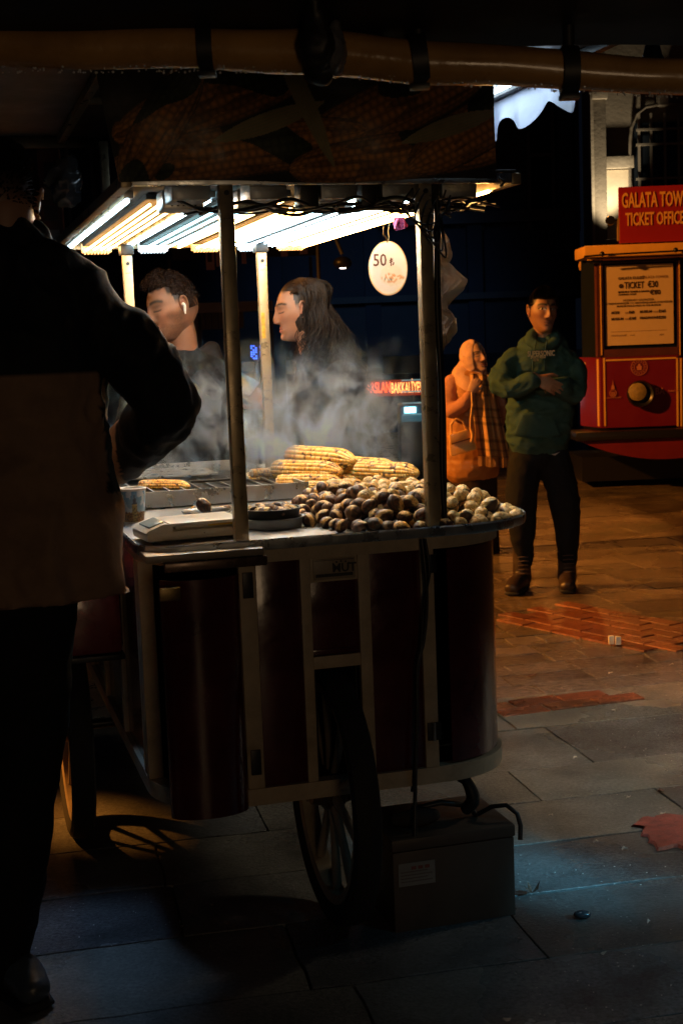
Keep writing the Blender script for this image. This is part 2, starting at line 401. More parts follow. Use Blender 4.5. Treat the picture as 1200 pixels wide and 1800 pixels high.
# near face flat panels (recessed 6 mm)
def panel(name,u0,u1,z0,z1,v=.006,m=red_paint): return kbox(name,(u0,v,z0),(u1,v+.01,z1),m,bev=.001)
panel('front_panel',-.21,-.105,.385,.92); panel('front_panel',-.085,.035,.70,.865)
panel('front_panel',.055,.19,.385,.92)
for u0,u1,z0,z1 in ((-.252,-.212,.385,.92),(-.107,-.082,.385,.92),(.033,.062,.385,.92),(.188,.222,.385,.92)):
    kbox('trim_post',(u0,-.004,z0),(u1,.022,z1),cream_paint)
kbox('cross_trim',(-.082,-.002,.655),(.033,.02,.685),cream_paint)
kbox('cross_trim',(-.082,-.002,.862),(.033,.02,.92),cream_paint)
kbox('front_panel',(-.082,.004,.687),(.033,.012,.70),red_paint)
# wheel well sides
kbox('wheel_well',(-.078,.02,.386),(-.072,.45,.70),black_paint); kbox('wheel_well',(.024,.02,.386),(.030,.45,.70),black_paint)
kbox('wheel_well',(-.071,.44,.386),(.023,.45,.70),black_paint); kbox('wheel_well',(-.078,.02,.702),(.030,.45,.71),black_paint)
# curved closed corner door, right
mk('corner_door',wallstrip(arc(UR-R,R,R-.004,-86,-3),.39,.915),red_paint,cart,ang=60)
kbox('trim_post',(UR-.014,R+.0,.386),(UR+.004,R+.035,.918),cream_paint)
# right side wall, back wall, left side wall
mk('side_panel',wallstrip([(UR-.006,R+.036),(UR-.006,VF-R)],.386,.918),red_paint,cart)
mk('back_panel',wallstrip(arc(UR-R,VF-R,R-.006,0,90)+arc(UL+R,VF-R,R-.006,90,180),.386,.918),red_paint,cart)
mk('side_panel',wallstrip([(UL+.006,VF-R),(UL+.006,R+.045)],.386,.918),red_paint,cart)
for v in (R+.01,.62,1.05,1.5): kbox('trim_post',(UL-.006,v,.386),(UL+.014,v+.032,.918),cream_paint)
# left front corner frame, standing open
kbox('trim_post',(UL-.006,R-.035,.386),(UL+.03,R-.001,.918),cream_paint)
kbox('shelf_wall',(UL+.035,.30,.39),(-.1,.31,.915),black_paint)
# open curved door, hinged at the left corner and swung towards the street
pts=arc(-.352,.0,.092,-168,-8,18)
pts=[(x,y*.55-.035) for x,y in pts]
mk('open_corner_door',wallstrip(pts,.355,.905,.006),red_paint,cart,ang=60)
cart_door=None
h=kbox('hinge',(-.452,-.115,.868),(-.405,-.100,.897),brass,bev=.002)
for (u,z) in ((.205,.885),(.205,.475)):
    hg=kbox('hinge',(u-.012,-.010,z-.022),(u+.022,-.004,z+.022),dark_metal,bev=.001)
    mk('hinge_pin',G().tube([K(u+.003,-.012,z-.022),K(u+.003,-.012,z+.022)],.004,8),steel_dull,hg)
for (u,z) in ((-.232,.87),(-.232,.45),): 
    hg=kbox('hinge',(u-.012,-.010,z-.03),(u+.012,-.004,z+.03),dark_metal,bev=.001)
# ---- table top, tray with raised rim, overhanging with round corners
def tt(off,R2=.24,n=12,u0=-.47,u1=.53,v0=-.015,v1=1.98):
    pts=[]
    for cx,cy,a0 in ((u1-R2,v0+R2,-90),(u1-R2,v1-R2,0),(u0+.1,v1-.1,90),(u0+.1,v0+.1,180)):
        rr=R2 if cx>0 else .1
        for k in range(n+1):
            a=math.radians(a0+90*k/n); pts.append((cx+(rr+off)*math.cos(a),cy+(rr+off)*math.sin(a)))
    return pts
mk('table_top',G().poly(tt(-.004),-.006,lambda x,y,d:K(x,y,.958+d)),steel_dull,cart,smooth=False)
g=G(); prof=[(0,.951),(.006,.951),(.008,.958),(.008,.972),(.004,.976),(0,.974),(-.004,.966),(-.004,.952)]
rings=[tt(o) for o,_ in prof]; N=len(rings[0]); vs=[K(x,y,prof[i][1]) for i,r in enumerate(rings) for x,y in r]; m_=len(prof)
g.add(vs,[(i*N+k,i*N+(k+1)%N,((i+1)%m_)*N+(k+1)%N,((i+1)%m_)*N+k) for i in range(m_) for k in range(N)])
mk('tray_rim',g,steel,cart,ang=30)
# fold-out ledge under the scale
kbox('ledge',(-.47,-.055,.945),(-.20,.26,.962),mat('ledge_board',(.26,.22,.18),.4,0,.15,12,.0004,50,.1),bev=.004)
kbox('ledge_edge',(-.43,-.062,.922),(-.195,-.050,.944),brown_metal,bev=.003)
# grill trough
tray=kbox('grill_trough',(-.35,.905,.962),(.155,.915,1.008),steel,bev=.001)
kbox('trough_side',(.146,.916,.962),(.154,1.75,1.006),steel,bev=.001)
kbox('trough_side',(-.35,.916,.962),(-.342,1.75,1.006),steel,bev=.001)
kbox('trough_side',(-.341,1.735,.962),(.145,1.745,1.02),steel,bev=.001)
kbox('grill_lid',(-.341,1.42,1.000),(-.02,1.72,1.006),steel,bev=.001)
kbox('grill_box',(-.341,.917,.962),(.145,1.73,.985),dark_metal,bev=.001)
for k in range(10):
    kbox('grill_bar',(-.335+.048*k,.93,.987),(-.329+.048*k,1.40,.993),steel_dull,bev=.001)
# posts
def post(u,v,z0,z1,nm='roof_post'):
    p=kbox(nm,(u-.016,v-.016,z0),(u+.016,v+.016,z1),post_paint,bev=.003)
    for zz in (z1-.03,):
        mk('bolt',G().tube([K(u,v-.017,zz),K(u,v-.021,zz)],.006,10),dark_metal,p)
    return p
post(-.235,.03,.958,1.79); post(.236,.03,.958,1.79)
pbl=post(-.235,1.76,.958,1.74); pbr=post(.235,1.76,.958,1.74)
for u in (-.235,.235): kbox('post_bracket',(u-.022,1.735,1.74),(u+.022,1.79,1.775),dark_metal,bev=.002)
mk('peeling_sticker',G().box((.222,1.742,1.44),(.235,1.7435,1.53),K,.0003),mat('yellow_sticker',(.55,.32,.03),.5,0,.6,50,rvar=.2),pbr,smooth=False)
# roof (lamp tray)
kbox('roof_sheet',(-.46,.0,1.800),(.46,1.99,1.806),mat('roof_underside',(.02,.018,.015),.8,0,.25,9),bev=.001)
for u in (-.46,.46): kbox('roof_rail',(u-.012,.0,1.772),(u+.012,1.985,1.799),post_paint,bev=.003)
kbox('roof_rail',(-.447,1.965,1.775),(.447,1.985,1.799),post_paint,bev=.003)
kbox('roof_rail',(-.447,.0,1.776),(.447,.018,1.799),steel,bev=.002)
warm=mat('warm_tube',(.8,.8,.8),.4,emis=(1,.50,.14),estr=46); cool=mat('cool_tube',(.8,.8,.8),.4,emis=(.42,.85,1),estr=34)
white=mat('white_tube',(.8,.8,.8),.4,emis=(.62,.88,1),estr=30)
warmend=mat('warm_end_cap',(.75,.6,.35),.4,emis=(1,.5,.15),estr=1.2); coolend=mat('cool_end_cap',(.7,.72,.72),.4,emis=(.7,.9,1),estr=1.2)
reflector=mat('reflector_steel',(.5,.5,.48),.3,.9,.1,15)
fixture_back=mat('fixture_back',(.016,.013,.010),.9,0,.2,12,spec=.1)
def lampmod(u,m,me,v0=.36,v1=1.93,w=.100,nt=4):
    if m is not warm or u>.3: nt=3
    f=kbox('lamp_fixture',(u-w/2,v0,1.783),(u+w/2,v1,1.797),fixture_back,bev=.002)
    for k in range(nt):
        uu=u-w/2+.012+(w-.024)*k/(nt-1)
        mk('lamp_tube',G().tube([K(uu,v0+.02,1.772),K(uu,v1-.02,1.770)],.0029,8),m,f)
    kbox('end_cap',(u-w/2-.002,v1+.001,1.762),(u+w/2+.002,v1+.03,1.794),me,f,bev=.004)
    for k in range(8):
        uu=u-w/2+.010+(w-.02)*k/7; mk('vent_rib',G().box((uu-.0022,v1+.004,1.757),(uu+.0022,v1+.032,1.763),K,.0008),me,f)
    return f
for u,m,me in ((-.315,warm,warmend),(-.115,cool,coolend),(.075,warm,warmend),(.245,white,coolend),(.39,warm,warmend)): lampmod(u,m,me)
for u,m in ((-.415,white),(-.215,white),(-.025,warm),(.165,cool),(.318,white)):
    f=kbox('strip_light_housing',(u-.012,.30,1.780),(u+.012,1.95,1.797),steel,bev=.002)
    mk('strip_light_tube',G().tube([K(u,.32,1.774),K(u,1.94,1.774)],.0036,8),m,f)
f=kbox('strip_light_housing',(.44,.10,1.768),(.448,1.95,1.772),steel,bev=.001)
mk('strip_light_tube',G().tube([K(.436,.12,1.769),K(.436,1.94,1.769)],.004,8),warm,f)
# near-end transformer boxes with slots
for u in (-.30,-.12,.05,.20,.35):
    b=kbox('lamp_driver_box',(u-.045,.09,1.752),(u+.045,.20,1.796),steel_dull,bev=.006)
    b2=kbox('lamp_driver_box',(u-.05,.205,1.742),(u+.05,.30,1.79),reflector,bev=.008)
    for k in range(5): mk('slot',G().box((u-.03+.014*k,.203,1.750),(u-.025+.014*k,.2045,1.772),K),black_paint,b2,smooth=False)
for u in (-.02,.13,.28): kbox('junction_box',(u-.022,.10,1.735),(u+.022,.16,1.795),black_plastic,bev=.003)
# loose cables under the roof and along the right post
def cable(pts,r,name='cable',m=black_plastic,parent=None,seg=8):
    P=[Vector(p) for p in pts]; Q=[]
    for i in range(len(P)-1):
        for k in range(seg):
            t=k/seg;p0=P[max(i-1,0)];p1=P[i];p2=P[i+1];p3=P[min(i+2,len(P)-1)]
            Q.append(.5*((2*p1)+(p2-p0)*t+(2*p0-5*p1+4*p2-p3)*t*t+(3*p1-p0-3*p2+p3)*t**3))
    Q.append(P[-1]); return mk(name,G().tube(Q,r,8),m,parent or cart,ang=80)
random.seed(3)
for j in range(9):
    u=-.33+.02*j; pts=[]
    for k in range(12):
        pts.append(K(u+.07*k*(.9 if j<6 else .5)+(0 if j<6 else .25),.10+.05*math.sin(k*1.3+j)+.02*j%.1,1.755-.022*abs(math.sin(k*.8+j*1.7))-.008*random.random()))
    cable(pts,.0028 if j%3 else .0045)
for j in range(6):
    pts=[K(.20+.02*j,.0+.01*j,1.765),K(.17+.015*j,-.01,1.72-.012*j),K(.22+.01*j,-.02,1.68-.015*j),K(.27,.0,1.70),K(.30,.02,1.75-.01*j)]
    cable(pts,.0022)
for u,v in ((-.18,.3),(-.17,.32),(-.165,.31)): cable([K(u,v,1.77),K(u+.01,v,1.73),K(u-.01,v,1.70),K(u+.012,v+.01,1.67)],.0016)
cable([K(.27,.03,1.74),K(.262,.03,1.5),K(.266,.03,1.3),K(.262,.03,1.1),K(.266,.03,.985)],.007)
cable([K(.275,.04,1.75),K(.275,.05,1.5),K(.279,.05,1.25),K(.272,.045,.985)],.005)
cable([K(.188,-.022,.948),K(.192,-.03,.86),K(.194,-.022,.78),K(.185,-.018,.70),K(.168,-.018,.64),K(.162,-.02,.52),K(.155,-.02,.40),K(.15,-.02,.30),K(.14,-.04,.22)],.005)
cable([K(.196,-.022,.948),K(.20,-.035,.87),K(.189,-.022,.80),K(.18,-.018,.70),K(.166,-.018,.60),K(.158,-.018,.45),K(.15,-.0,.33)],.0035)
# plaque with lettering
plq=kbox('name_plaque',(-.075,-.0065,.868),(.026,-.0045,.916),mat('plaque_print',(.30,.24,.17),.4,0,.1,30),bev=.0005)
M_['black_ink']=mat('black_ink',(.012,.010,.008),.5)
def text(body,px=None,pos=None,size=.1,m=None,parent=None,rot=None,ext=.0006,bold=0.0,name='lettering',ax='LEFT',sx=1.0):
    cu=bpy.data.curves.new('t','FONT'); cu.body=body; cu.size=size; cu.extrude=ext; cu.offset=bold; cu.align_x=ax; cu.align_y='CENTER'; cu.resolution_u=2
    o=bpy.data.objects.new('t',cu); COL.objects.link(o)
    dg=bpy.context.evaluated_depsgraph_get(); me=bpy.data.meshes.new_from_object(o.evaluated_get(dg)); bpy.data.objects.remove(o)
    rot=rot or Matrix.Identity(3); g=G()
    vs=[Vector(pos)+rot@Vector((v.co.x*sx,0,v.co.y))+rot@Vector((0,-v.co.z,0)) for v in me.vertices]
    g.add(vs,[tuple(p.vertices) for p in me.polygons]); bpy.data.meshes.remove(me)
    return mk(name,g,m,parent,smooth=False)
text('MUT',pos=K(-.03,-.0075,.893),size=.028,m=M_['black_ink'],parent=plq,rot=KR,bold=.0007)
mk('printed_band',G().box((-.070,-.0075,.874),(.020,-.0067,.8815),K),M_['black_ink'],plq,smooth=False)
for k in range(5):
    a=math.radians(150-30*k); mk('printed_star',G().box((-.008+.022*math.cos(a)-.002,-.0075,.897+.010*math.sin(a)),(-.008+.022*math.cos(a)+.002,-.0067,.901+.010*math.sin(a)),K),M_['black_ink'],plq,smooth=False)
mk('plaque_border',G().box((-.0725,-.0072,.9125),(.0235,-.0066,.9135),K),M_['black_ink'],plq,smooth=False)
# wheels
def wheel(u,v,R1=.325,side=-1):
    ctr=K(u,v,R1); e1=K(0,1,0)-K(0,0,0); e2=Vector((0,0,1)); ax=K(1,0,0)-K(0,0,0)
    w=mk('wheel',lathe(ctr,ax,[(R1-.052,-.022),(R1-.02,-.034),(R1-.006,-.028),(R1,-.012),(R1,.012),(R1-.006,.028),(R1-.02,.034),(R1-.052,.022)]),rubber,cart,ang=40)
    mk('rim',lathe(ctr,ax,[(R1-.075,-.020),(R1-.053,-.024),(R1-.053,.024),(R1-.075,.020)]),cream_paint,w,ang=30)
    mk('hub',lathe(ctr,ax,[(.012,-.055),(.028,-.055),(.034,-.03),(.045,-.022),(.045,.022),(.034,.03),(.028,.055),(.012,.055)],24),brown_metal,w,ang=30)
    for k in range(10):
        a=2*math.pi*k/10+.25; d=e1*math.cos(a)+e2*math.sin(a)
        mk('spoke',G().tube([ctr+d*.04,ctr+d*.12,ctr+d*(R1-.072)],[(.014,.012),(.011,.010),(.009,.013)],10),cream_paint,w)
    return w
def lathe(ctr,ax,prof,n=56):
    ax=Vector(ax).normalized(); e1=ax.orthogonal().normalized(); e2=ax.cross(e1); g=G(); m=len(prof)
    vs=[ctr+ax*h+(e1*math.cos(2*math.pi*k/n)+e2*math.sin(2*math.pi*k/n))*r for r,h in prof for k in range(n)]
    return g.add(vs,[(i*n+k,i*n+(k+1)%n,((i+1)%m)*n+(k+1)%n,((i+1)%m)*n+k) for i in range(m) for k in range(n)])
wheel(-.024,.10); wheel(-.575,.975); 
mk('axle',G().tube([K(-.54,.975,.325),K(.5,.975,.325)],.015,10),dark_metal,cart)
# fender over the left wheel
g=G(); n=16; pr=[]
mk('fender',G().box((-.66,.50,.63),(-.465,1.35,.80),K,.02),mat('fender_red',(.16,.02,.025),.3,0,.3,8,.001,30,.15,coat=.5),cart)
kbox('fender_lip',(-.665,.495,.615),(-.463,1.355,.629),dark_metal)
# black tail rail and handle
# =================================================================== CANOPY of the cart (upper), banner
canopy_sheet=mat('canopy_fabric',(.10,.085,.08),.45,0,.25,5,.002,12,.15)
can=empty('canopy',K(0,.5,1.81),'dark upper canopy stretched over the food cart with a white scalloped edge','canopy')
g=G(); g.grid(lambda a,b:K(-.98+1.58*a,-.35+1.62*b,2.065+.004*nz((a*6,b*6,0))),24,24)
g.grid(lambda a,b:K(-.98+1.58*a,-.35+1.62*b,2.075+.004*nz((a*6,b*6,0))),24,24); mk('canopy_sheet',g,canopy_sheet,can,ang=60)
for u in (-.48,.585): mk('canopy_bar',G().box((u-.011,-.34,2.04),(u+.011,1.26,2.06),K,.002),dark_metal if u>0 else post_paint,can)
for v in (.56,): mk('canopy_bar',G().box((-.468,v-.01,2.042),(.573,v+.01,2.058),K,.002),post_paint,can)
mk('canopy_bar',G().box((-.97,1.262,2.03),(.59,1.282,2.062),K,.002),dark_metal,can)
for u,v in ((-.36,.14),(.36,.14),(-.36,1.2),(.36,1.2)): mk('canopy_strut',G().box((u-.012,v-.012,1.807),(u+.012,v+.012,2.04),K,.002),post_paint,can)
# scalloped valance along the right edge, lit by the added glow panel
val=mat('valance_fabric',(.42,.44,.54),.45,0,.10,12,.001,30,.1)
translucent(val,.6)
g=G(); nu=90; nv=8
def vfn(a,b,o=0):
    v=-.150+1.39*a; dz=.105+.023*math.cos(2*math.pi*(v+.027)/.248); dz*=ss0((v+.152)/.05)
    bow=.007*math.sin(40*v+b*2)*(b)+.008*math.sin(13*v+1)*b
    return K(.603+bow+o-.02*b,v,2.062-dz*b)
def ss0(x): x=max(0,min(1,x)); return .80+.20*(1-(1-x)**2)**.5
g.grid(lambda a,b:vfn(a,b),nu,nv); g.grid(lambda a,b:vfn(a,b,.0015),nu,nv); mk('scalloped_valance',g,val,can,ang=70)
# glow panel added under the canopy edge to brighten the valance
mk('valance_fill_panel',G().box((.40,.02,2.045),(.565,.52,2.058),K,.003),mat('fill_panel_glow',(.9,.9,.9),.4,emis=(.66,.86,1),estr=9),can)
# banner with printed corn cobs
random.seed(2)
def cobcol(x,y):          # metres on the print, centre 0
    base=(.022,.018,.014)
    cobs=[(-.20,.045,.25,.062,.38),(.19,.02,.27,.066,.42),(-.17,-.075,.30,.058,.16),(.22,-.085,.28,.055,.10),(-.34,-.02,.16,.05,1.0),(.40,-.02,.2,.06,.5)]
    best=base
    for cx,cy,hl,hw,an in cobs:
        dx,dy=x-cx,y-cy; c,s=math.cos(an),math.sin(an); a=dx*c+dy*s; b=-dx*s+dy*c
        ta=1-(abs(a)/hl)**3
        if ta<=0: continue
        w=hw*ta**.5
        if abs(b)<w:
            q=b/w; row=math.asin(max(-1,min(1,q)))*6; k=abs(math.sin(row*1.6))*abs(math.sin(a*170+ (int(row*1.6/math.pi)%2)*1.5))
            br=(1-q*q)**.5*(.35+.65*k); ch=nz((a*14,row*.6,an*7))
            br*= .45 if ch>.18 else 1
            best=(.75*br+.03,.30*br+.018,.06*br+.008)
            if nz((a*5,b*9,3+cx))>.28: best=(.05*br,.06*br,.02*br)
    for hx,hy,an,l in ((-.10,-.01,.35,.14),(.33,-.02,.3,.13),(-.02,.05,-1.15,.17)):
        dx,dy=x-hx,y-hy; a=dx*math.cos(an)+dy*math.sin(an); b=-dx*math.sin(an)+dy*math.cos(an)
        if abs(a)<l and abs(b)<.020*(1-(a/l)**2)+.002: best=(.34+.06*math.sin(b*900),.28,.13)
    return best
ban=mat('banner_print',(1,1,1),.45,0,.15,30,.0008,25,.1,attr=True)
g=G(); BX0,BX1,BZ0,BZ1=-.478,.402,1.781,2.06
def bfn(a,b):
    u=BX0+(BX1-BX0)*a-.02*(1-a)*b*(1 if a<.02 else 0); z=BZ0+(BZ1-BZ0)*b+.004*math.sin(a*9)*(1-b)
    return K(u-.022*(1-a)**8*b,-.020+.006*math.sin(a*13+b*2)+.006*nz((a*8,b*3,2)),z)
g.grid(bfn,360,120,lambda a,b:cobcol((a-.5)*.88,(b-.5)*.28))
g.grid(lambda a,b:bfn(a,b)+Vector((0,.002,0)),40,10,lambda a,b:(.05,.045,.04))
tag(mk('banner',g,ban,fixn=False),'dark printed banner of corn cobs hanging across the front of the cart roof','banner')
tag(mk('cord',G().tube([K(.405,-.02,1.785),K(.42,-.02,1.775),K(.41,-.02,1.765)],.004,6),black_plastic),'short black knotted cord at the lower right corner of the corn banner','cord')

# hanging price sign
ps=empty('price_sign',K(.376,.75,1.54),'round white hanging sign reading 50 lira under the cart roof','sign')
sg=mat('sign_print',(1,1,1),.5,attr=True)
c0=K(.376,.75,1.622); RXs,RZs=.058,.077
g=G(); rings=14; seg=56
vs=[c0.copy()];cs=[(.95,.93,.90)]
def sgc(x,z):
    d=math.hypot((x-.012)/.03,(z+.028)/.012)
    if nz((x*90,0,z*200))>.05 and d<1.1: return (.75,.45,.25)
    if math.hypot((x+.0)/.014,(z+.03)/.006)<1 and nz((x*200,2,z*300))>0: return (.2,.22,.2)
    if math.hypot((x-.01)/.035,(z+.02)/.03)<1 : return (.9,.88,.80)
    return (.95,.93,.90)
for i in range(1,rings+1):
    for k in range(seg):
        a=2*math.pi*k/seg; x=RXs*math.cos(a)*i/rings; z=RZs*math.sin(a)*i/rings
        vs.append(c0+KR@Vector((x,0,z))); cs.append((.8,.5,.25) if i==rings else sgc(x,z))
g.v=vs; g.c=cs
g.f=[(0,1+k,1+(k+1)%seg) for k in range(seg)]+[(1+i*seg+k,1+(i+1)*seg+k,1+(i+1)*seg+(k+1)%seg,1+i*seg+(k+1)%seg) for i in range(rings-1) for k in range(seg)]
n0=len(g.v); g.v+= [v+KR@Vector((0,.003,0)) for v in vs]; g.c+=cs; g.f+=[tuple(i+n0 for i in f) for f in g.f[:]]
# disc with printed front and back faces
disc=mk('sign_disc',g,sg,ps,smooth=False)
text('50',pos=c0+KR@Vector((-.046,-.002,.022)),size=.049,m=mt('sign_ink',(.10,.04,.03),.5),parent=ps,rot=KR,sx=.85,bold=.0004)
text('₺',pos=c0+KR@Vector((.003,-.002,.016)),size=.031,m=mt('sign_ink',(.10,.04,.03),.5),parent=ps,rot=KR,sx=.85,bold=.0004)
mk('hook_wire',G().tube([c0+Vector((0,0,.072)),c0+KR@Vector((-.004,0,.088)),c0+KR@Vector((-.012,0,.095)),c0+KR@Vector((-.008,0,.158))],.0012,6),brass,ps)
mk('hook_wire',G().tube([c0+Vector((0,0,.072)),c0+KR@Vector((.006,0,.088)),c0+KR@Vector((.003,0,.10)),c0+KR@Vector((.014,0,.158))],.0012,6),brass,ps)
# thin translucent disc: passes the light of the lamps behind it
translucent(sg,.6)
# pink rag
g=G(); g.grid(lambda a,b:K(.285+.03*a-.008*b*math.sin(a*6),.40+.010*math.sin(a*14+b*3),1.735-.035*b*(1-.5*abs(a-.4))),14,10)
g.grid(lambda a,b:K(.285+.03*a-.008*b*math.sin(a*6),.402+.010*math.sin(a*14+b*3),1.735-.035*b*(1-.5*abs(a-.4))),14,10)
tag(mk('rag',g,fabric('pink_cloth',(.55,.10,.22))),'small pink rag hanging from the roof beside the round price sign','rag')
# crumpled translucent sheet hanging outside the right post
g=G(); NU,NV=26,60
edge=[(0,.010),(.04,.026),(.14,.062),(.22,.058),(.30,.045),(.36,.078),(.42,.098),(.49,.082),(.56,.045),(.62,.036),(.68,.072),(.78,.060),(.88,.03),(1,.008)]
def ew(t):
    for i in range(len(edge)-1):
        if edge[i][0]<=t<=edge[i+1][0]:
            s=(t-edge[i][0])/(edge[i+1][0]-edge[i][0]); return edge[i][1]*(1-s)+edge[i+1][1]*s
    return edge[-1][1]
def shf(a,b):
    t=b; w=ew(t); u=.262+w*a
    c=Vector((a*2.2,t*5,0)); cell=noise.cell(c*2) if False else 0
    f=noise.voronoi(Vector((a*3+nz((a*4,t*9,1))*.6,t*9,.5)))[0]
    return K(u, .06+.05*(f[0]-.35)+.02*math.sin(a*5+t*22), 1.70-.345*t)
g.grid(shf,NU,NV); g.grid(lambda a,b:shf(a,b)+Vector((0,.0012,0)),NU,NV)
sh=mat('crumpled_sheet',(.50,.45,.42),.35,0,.12,14,.0006,40,.1)
translucent(sh,.45)
tag(mk('plastic_sheet',g,sh,smooth=True,ang=14),'crumpled pale plastic sheet hanging along the outer side of the right roof post','plastic sheet')
# =================================================================== FOOD AND THINGS ON THE TABLE
random.seed(11)
TZ=.958
def nutmesh(seed,kind):
    rnd=random.Random(seed); off=Vector((rnd.random()*20,rnd.random()*20,0)); g=G(); seg,ring=26,18; vs=[];cs=[]
    for i in range(ring+1):
        th=math.pi*i/ring
        for k in range(seg):
            ph=2*math.pi*k/seg; d=Vector((math.sin(th)*math.cos(ph),math.sin(th)*math.sin(ph),math.cos(th)))
            r=.0178*(1+.05*nz(d*1.5+off)); p=Vector((d.x*r*1.08,d.y*r*.98,d.z*r*.86)); p.x+=.004*max(0,d.x)**4
            shell=(.080,.027,.013); n_=nz(d*2+off)
            if n_>.15: shell=(.035,.020,.014)
            if n_<-.25: shell=(.13,.06,.04)
            if nz(d*3.3+off)>.22: shell=(.022,.018,.018)
            c=shell
            # slit across the domed side
            s=d.z*.8+d.y*.45
            sl=abs(d.y*.9-d.z*.25-.25*math.sin(d.x*3)*.4+.15*nz(d*3+off))
            if kind=='roast':
                if s>.15 and sl<.25: c=(.74,.47,.17); p*=1.04
                elif s>.1 and sl<.33: c=(.22,.13,.08); p*=1.06
                if d.z<-.3 or d.x<-.75: c=(.20,.13,.09)
            elif kind=='burst':
                if s>.05 and sl<.42:
                    f=abs(nz(d*5+off)); c=(.84,.56,.22) if f>.06 else (.34,.20,.08); p*=1.03+.06*f
                elif sl<.52 and s>0: c=(.12,.08,.06); p*=1.1
            elif kind=='peeled':
                if d.z>-.12+.3*nz(d*2+off):
                    rg=abs(nz(Vector((d.x*1.2,d.y*2.6+math.sin(d.x*2)*.6,d.z*2.6))+off)); c=(.88,.62,.27) if rg>.05 else (.40,.22,.07); p*=.93+.30*min(rg,.35)
                else: c=(.07,.04,.03); p*=1.05
            else:
                if s>.1 and sl<.2: c=(.32,.2,.1)
                else: c=(.045,.028,.022) if n_>-.1 else (.09,.045,.03)
            vs.append(p);cs.append(c)
    g.v=vs;g.c=cs
    for i in range(ring):
        for k in range(seg): g.f.append((i*seg+k,(i+1)*seg+k,(i+1)*seg+(k+1)%seg,i*seg+(k+1)%seg))
    return g
nutm=mat('chestnut_shell',(1,1,1),.45,0,.45,160,.0006,260,.15,attr=True)
protos={}
def meshof(g,m,name):
    me=bpy.data.meshes.new(name); me.from_pydata(g.v,[],g.f); ca_=me.color_attributes.new('Col','FLOAT_COLOR','POINT'); fl=[]
    for q in g.c: fl+=[*q,1.0]
    ca_.data.foreach_set('color',fl); me.shade_smooth(); me.materials.append(m); return me
for kind,cnt in (('roast',3),('burst',3),('peeled',4),('dark',2)):
    protos[kind]=[meshof(nutmesh(i*7+len(kind),kind),nutm,'chestnut') for i in range(cnt)]
NUTL={'roast':('glossy brown roasted chestnut with a split shell in the heap left of the right post','split brown chestnuts heaped on the tray'),
 'burst':('roasted chestnut burst wide open to yellow flesh in the tray heap','burst chestnuts heaped on the tray'),
 'peeled':('golden wrinkled chestnut with its shell peeled back on the rounded tray end','golden peeled chestnuts on the tray end'),
 'dark':('charred dark chestnut low on the front edge of the tray heap','charred chestnuts in the tray heap')}
def nut(kind,p,sc=1.0,ov=None):
    o=bpy.data.objects.new('chestnut',random.choice(protos[kind])); COL.objects.link(o); o.location=p
    o.rotation_euler=(random.uniform(-.3,1.1),random.uniform(-.9,.9),random.uniform(-1.6,1.6)+YAW)
    s=sc*random.uniform(.86,1.12); o.scale=(s,s,s); l,gp=ov or NUTL[kind]
    tag(o,l,'chestnut',gp); return o
# heap outline in table coordinates and its height
from math import hypot
def inpoly(x,y,P):
    c=False;j=len(P)-1
    for i in range(len(P)):
        if (P[i][1]>y)!=(P[j][1]>y) and x<(P[j][0]-P[i][0])*(y-P[i][1])/(P[j][1]-P[i][1])+P[i][0]: c=not c
        j=i
    return c
def rimv(u):  # front rim of the table in v
    R2=.24; cx=.53-R2
    return -.015 if u<cx else -.015+R2-math.sqrt(max(0,R2*R2-(u-cx)**2))
HP=[(-.01,.52),(.03,.22),(.06,.10),(.12,.012),(.20,.006),(.29,.006),(.38,.03),(.45,.07),(.50,.15),(.51,.24),(.45,.34),(.40,.45),(.34,.62),(.26,.72),(.16,.72),(.05,.66)]
def hh(u,v):
    # distance to outline -> slope
    d=9
    for i in range(len(HP)):
        a,b=HP[i],HP[(i+1)%len(HP)]; dx,dy=b[0]-a[0],b[1]-a[1]; t=max(0,min(1,((u-a[0])*dx+(v-a[1])*dy)/(dx*dx+dy*dy)))
        d=min(d,hypot(u-a[0]-t*dx,v-a[1]-t*dy))
    m=.066 if u<.36 else .052
    return min(m,d*.55)*(1-.3*max(0,(v-.5)/.3) if v>.5 else 1)
placed=[]; NR=.0168
HP=[(-.03,.52),(.0,.22),(.045,.10),(.12,.016),(.20,.004),(.29,.004),(.38,.020),(.45,.055),(.505,.13),(.515,.24),(.46,.36),(.40,.47),(.34,.62),(.26,.72),(.16,.72),(.05,.66)]
tries=0
while tries<9000:
    tries+=1; u=random.uniform(-.03,.52); v=random.uniform(0,.74)
    if not inpoly(u,v,HP) or v<rimv(u)+.016 or hypot(u-.236,v-.03)<.033 or hypot(u-.27,v-.03)<.018: continue
    z=TZ+.0135; ok=True
    for (a,b,c) in placed:
        d=hypot(a-u,b-v)
        if d<2*NR:
            q=c+math.sqrt(4*NR*NR-d*d)*.86
            if q>z: z=q
            if d<.4*NR: ok=False
    if ok and z<=TZ+.0135+hh(u,v): placed.append((u,v,z))
def covered(u,v,z):
    n=0
    for (a,b,c) in placed:
        if c>z+.014 and hypot(a-u,b-v)<.024: n+=1
    return n
for u,v,z in placed:
    if (covered(u,v,z)>=3) and v>.10: continue
    l=(z-TZ-.0135)/.022
    pk=max(0,min(1,(u-.20)/.10))+(.35 if (l>=1.6 and u>.12) else 0)
    r=random.random()
    kind='peeled' if r<pk else ('burst' if r<pk+.42 else ('dark' if (l<.5 and v<.12 and random.random()<.6) else 'roast'))
    nut(kind,K(u,v,z),random.choice([.96,1.03,1.10]))
print('nuts kept',len([o for o in bpy.data.objects if o.name.startswith('chestnut')]))
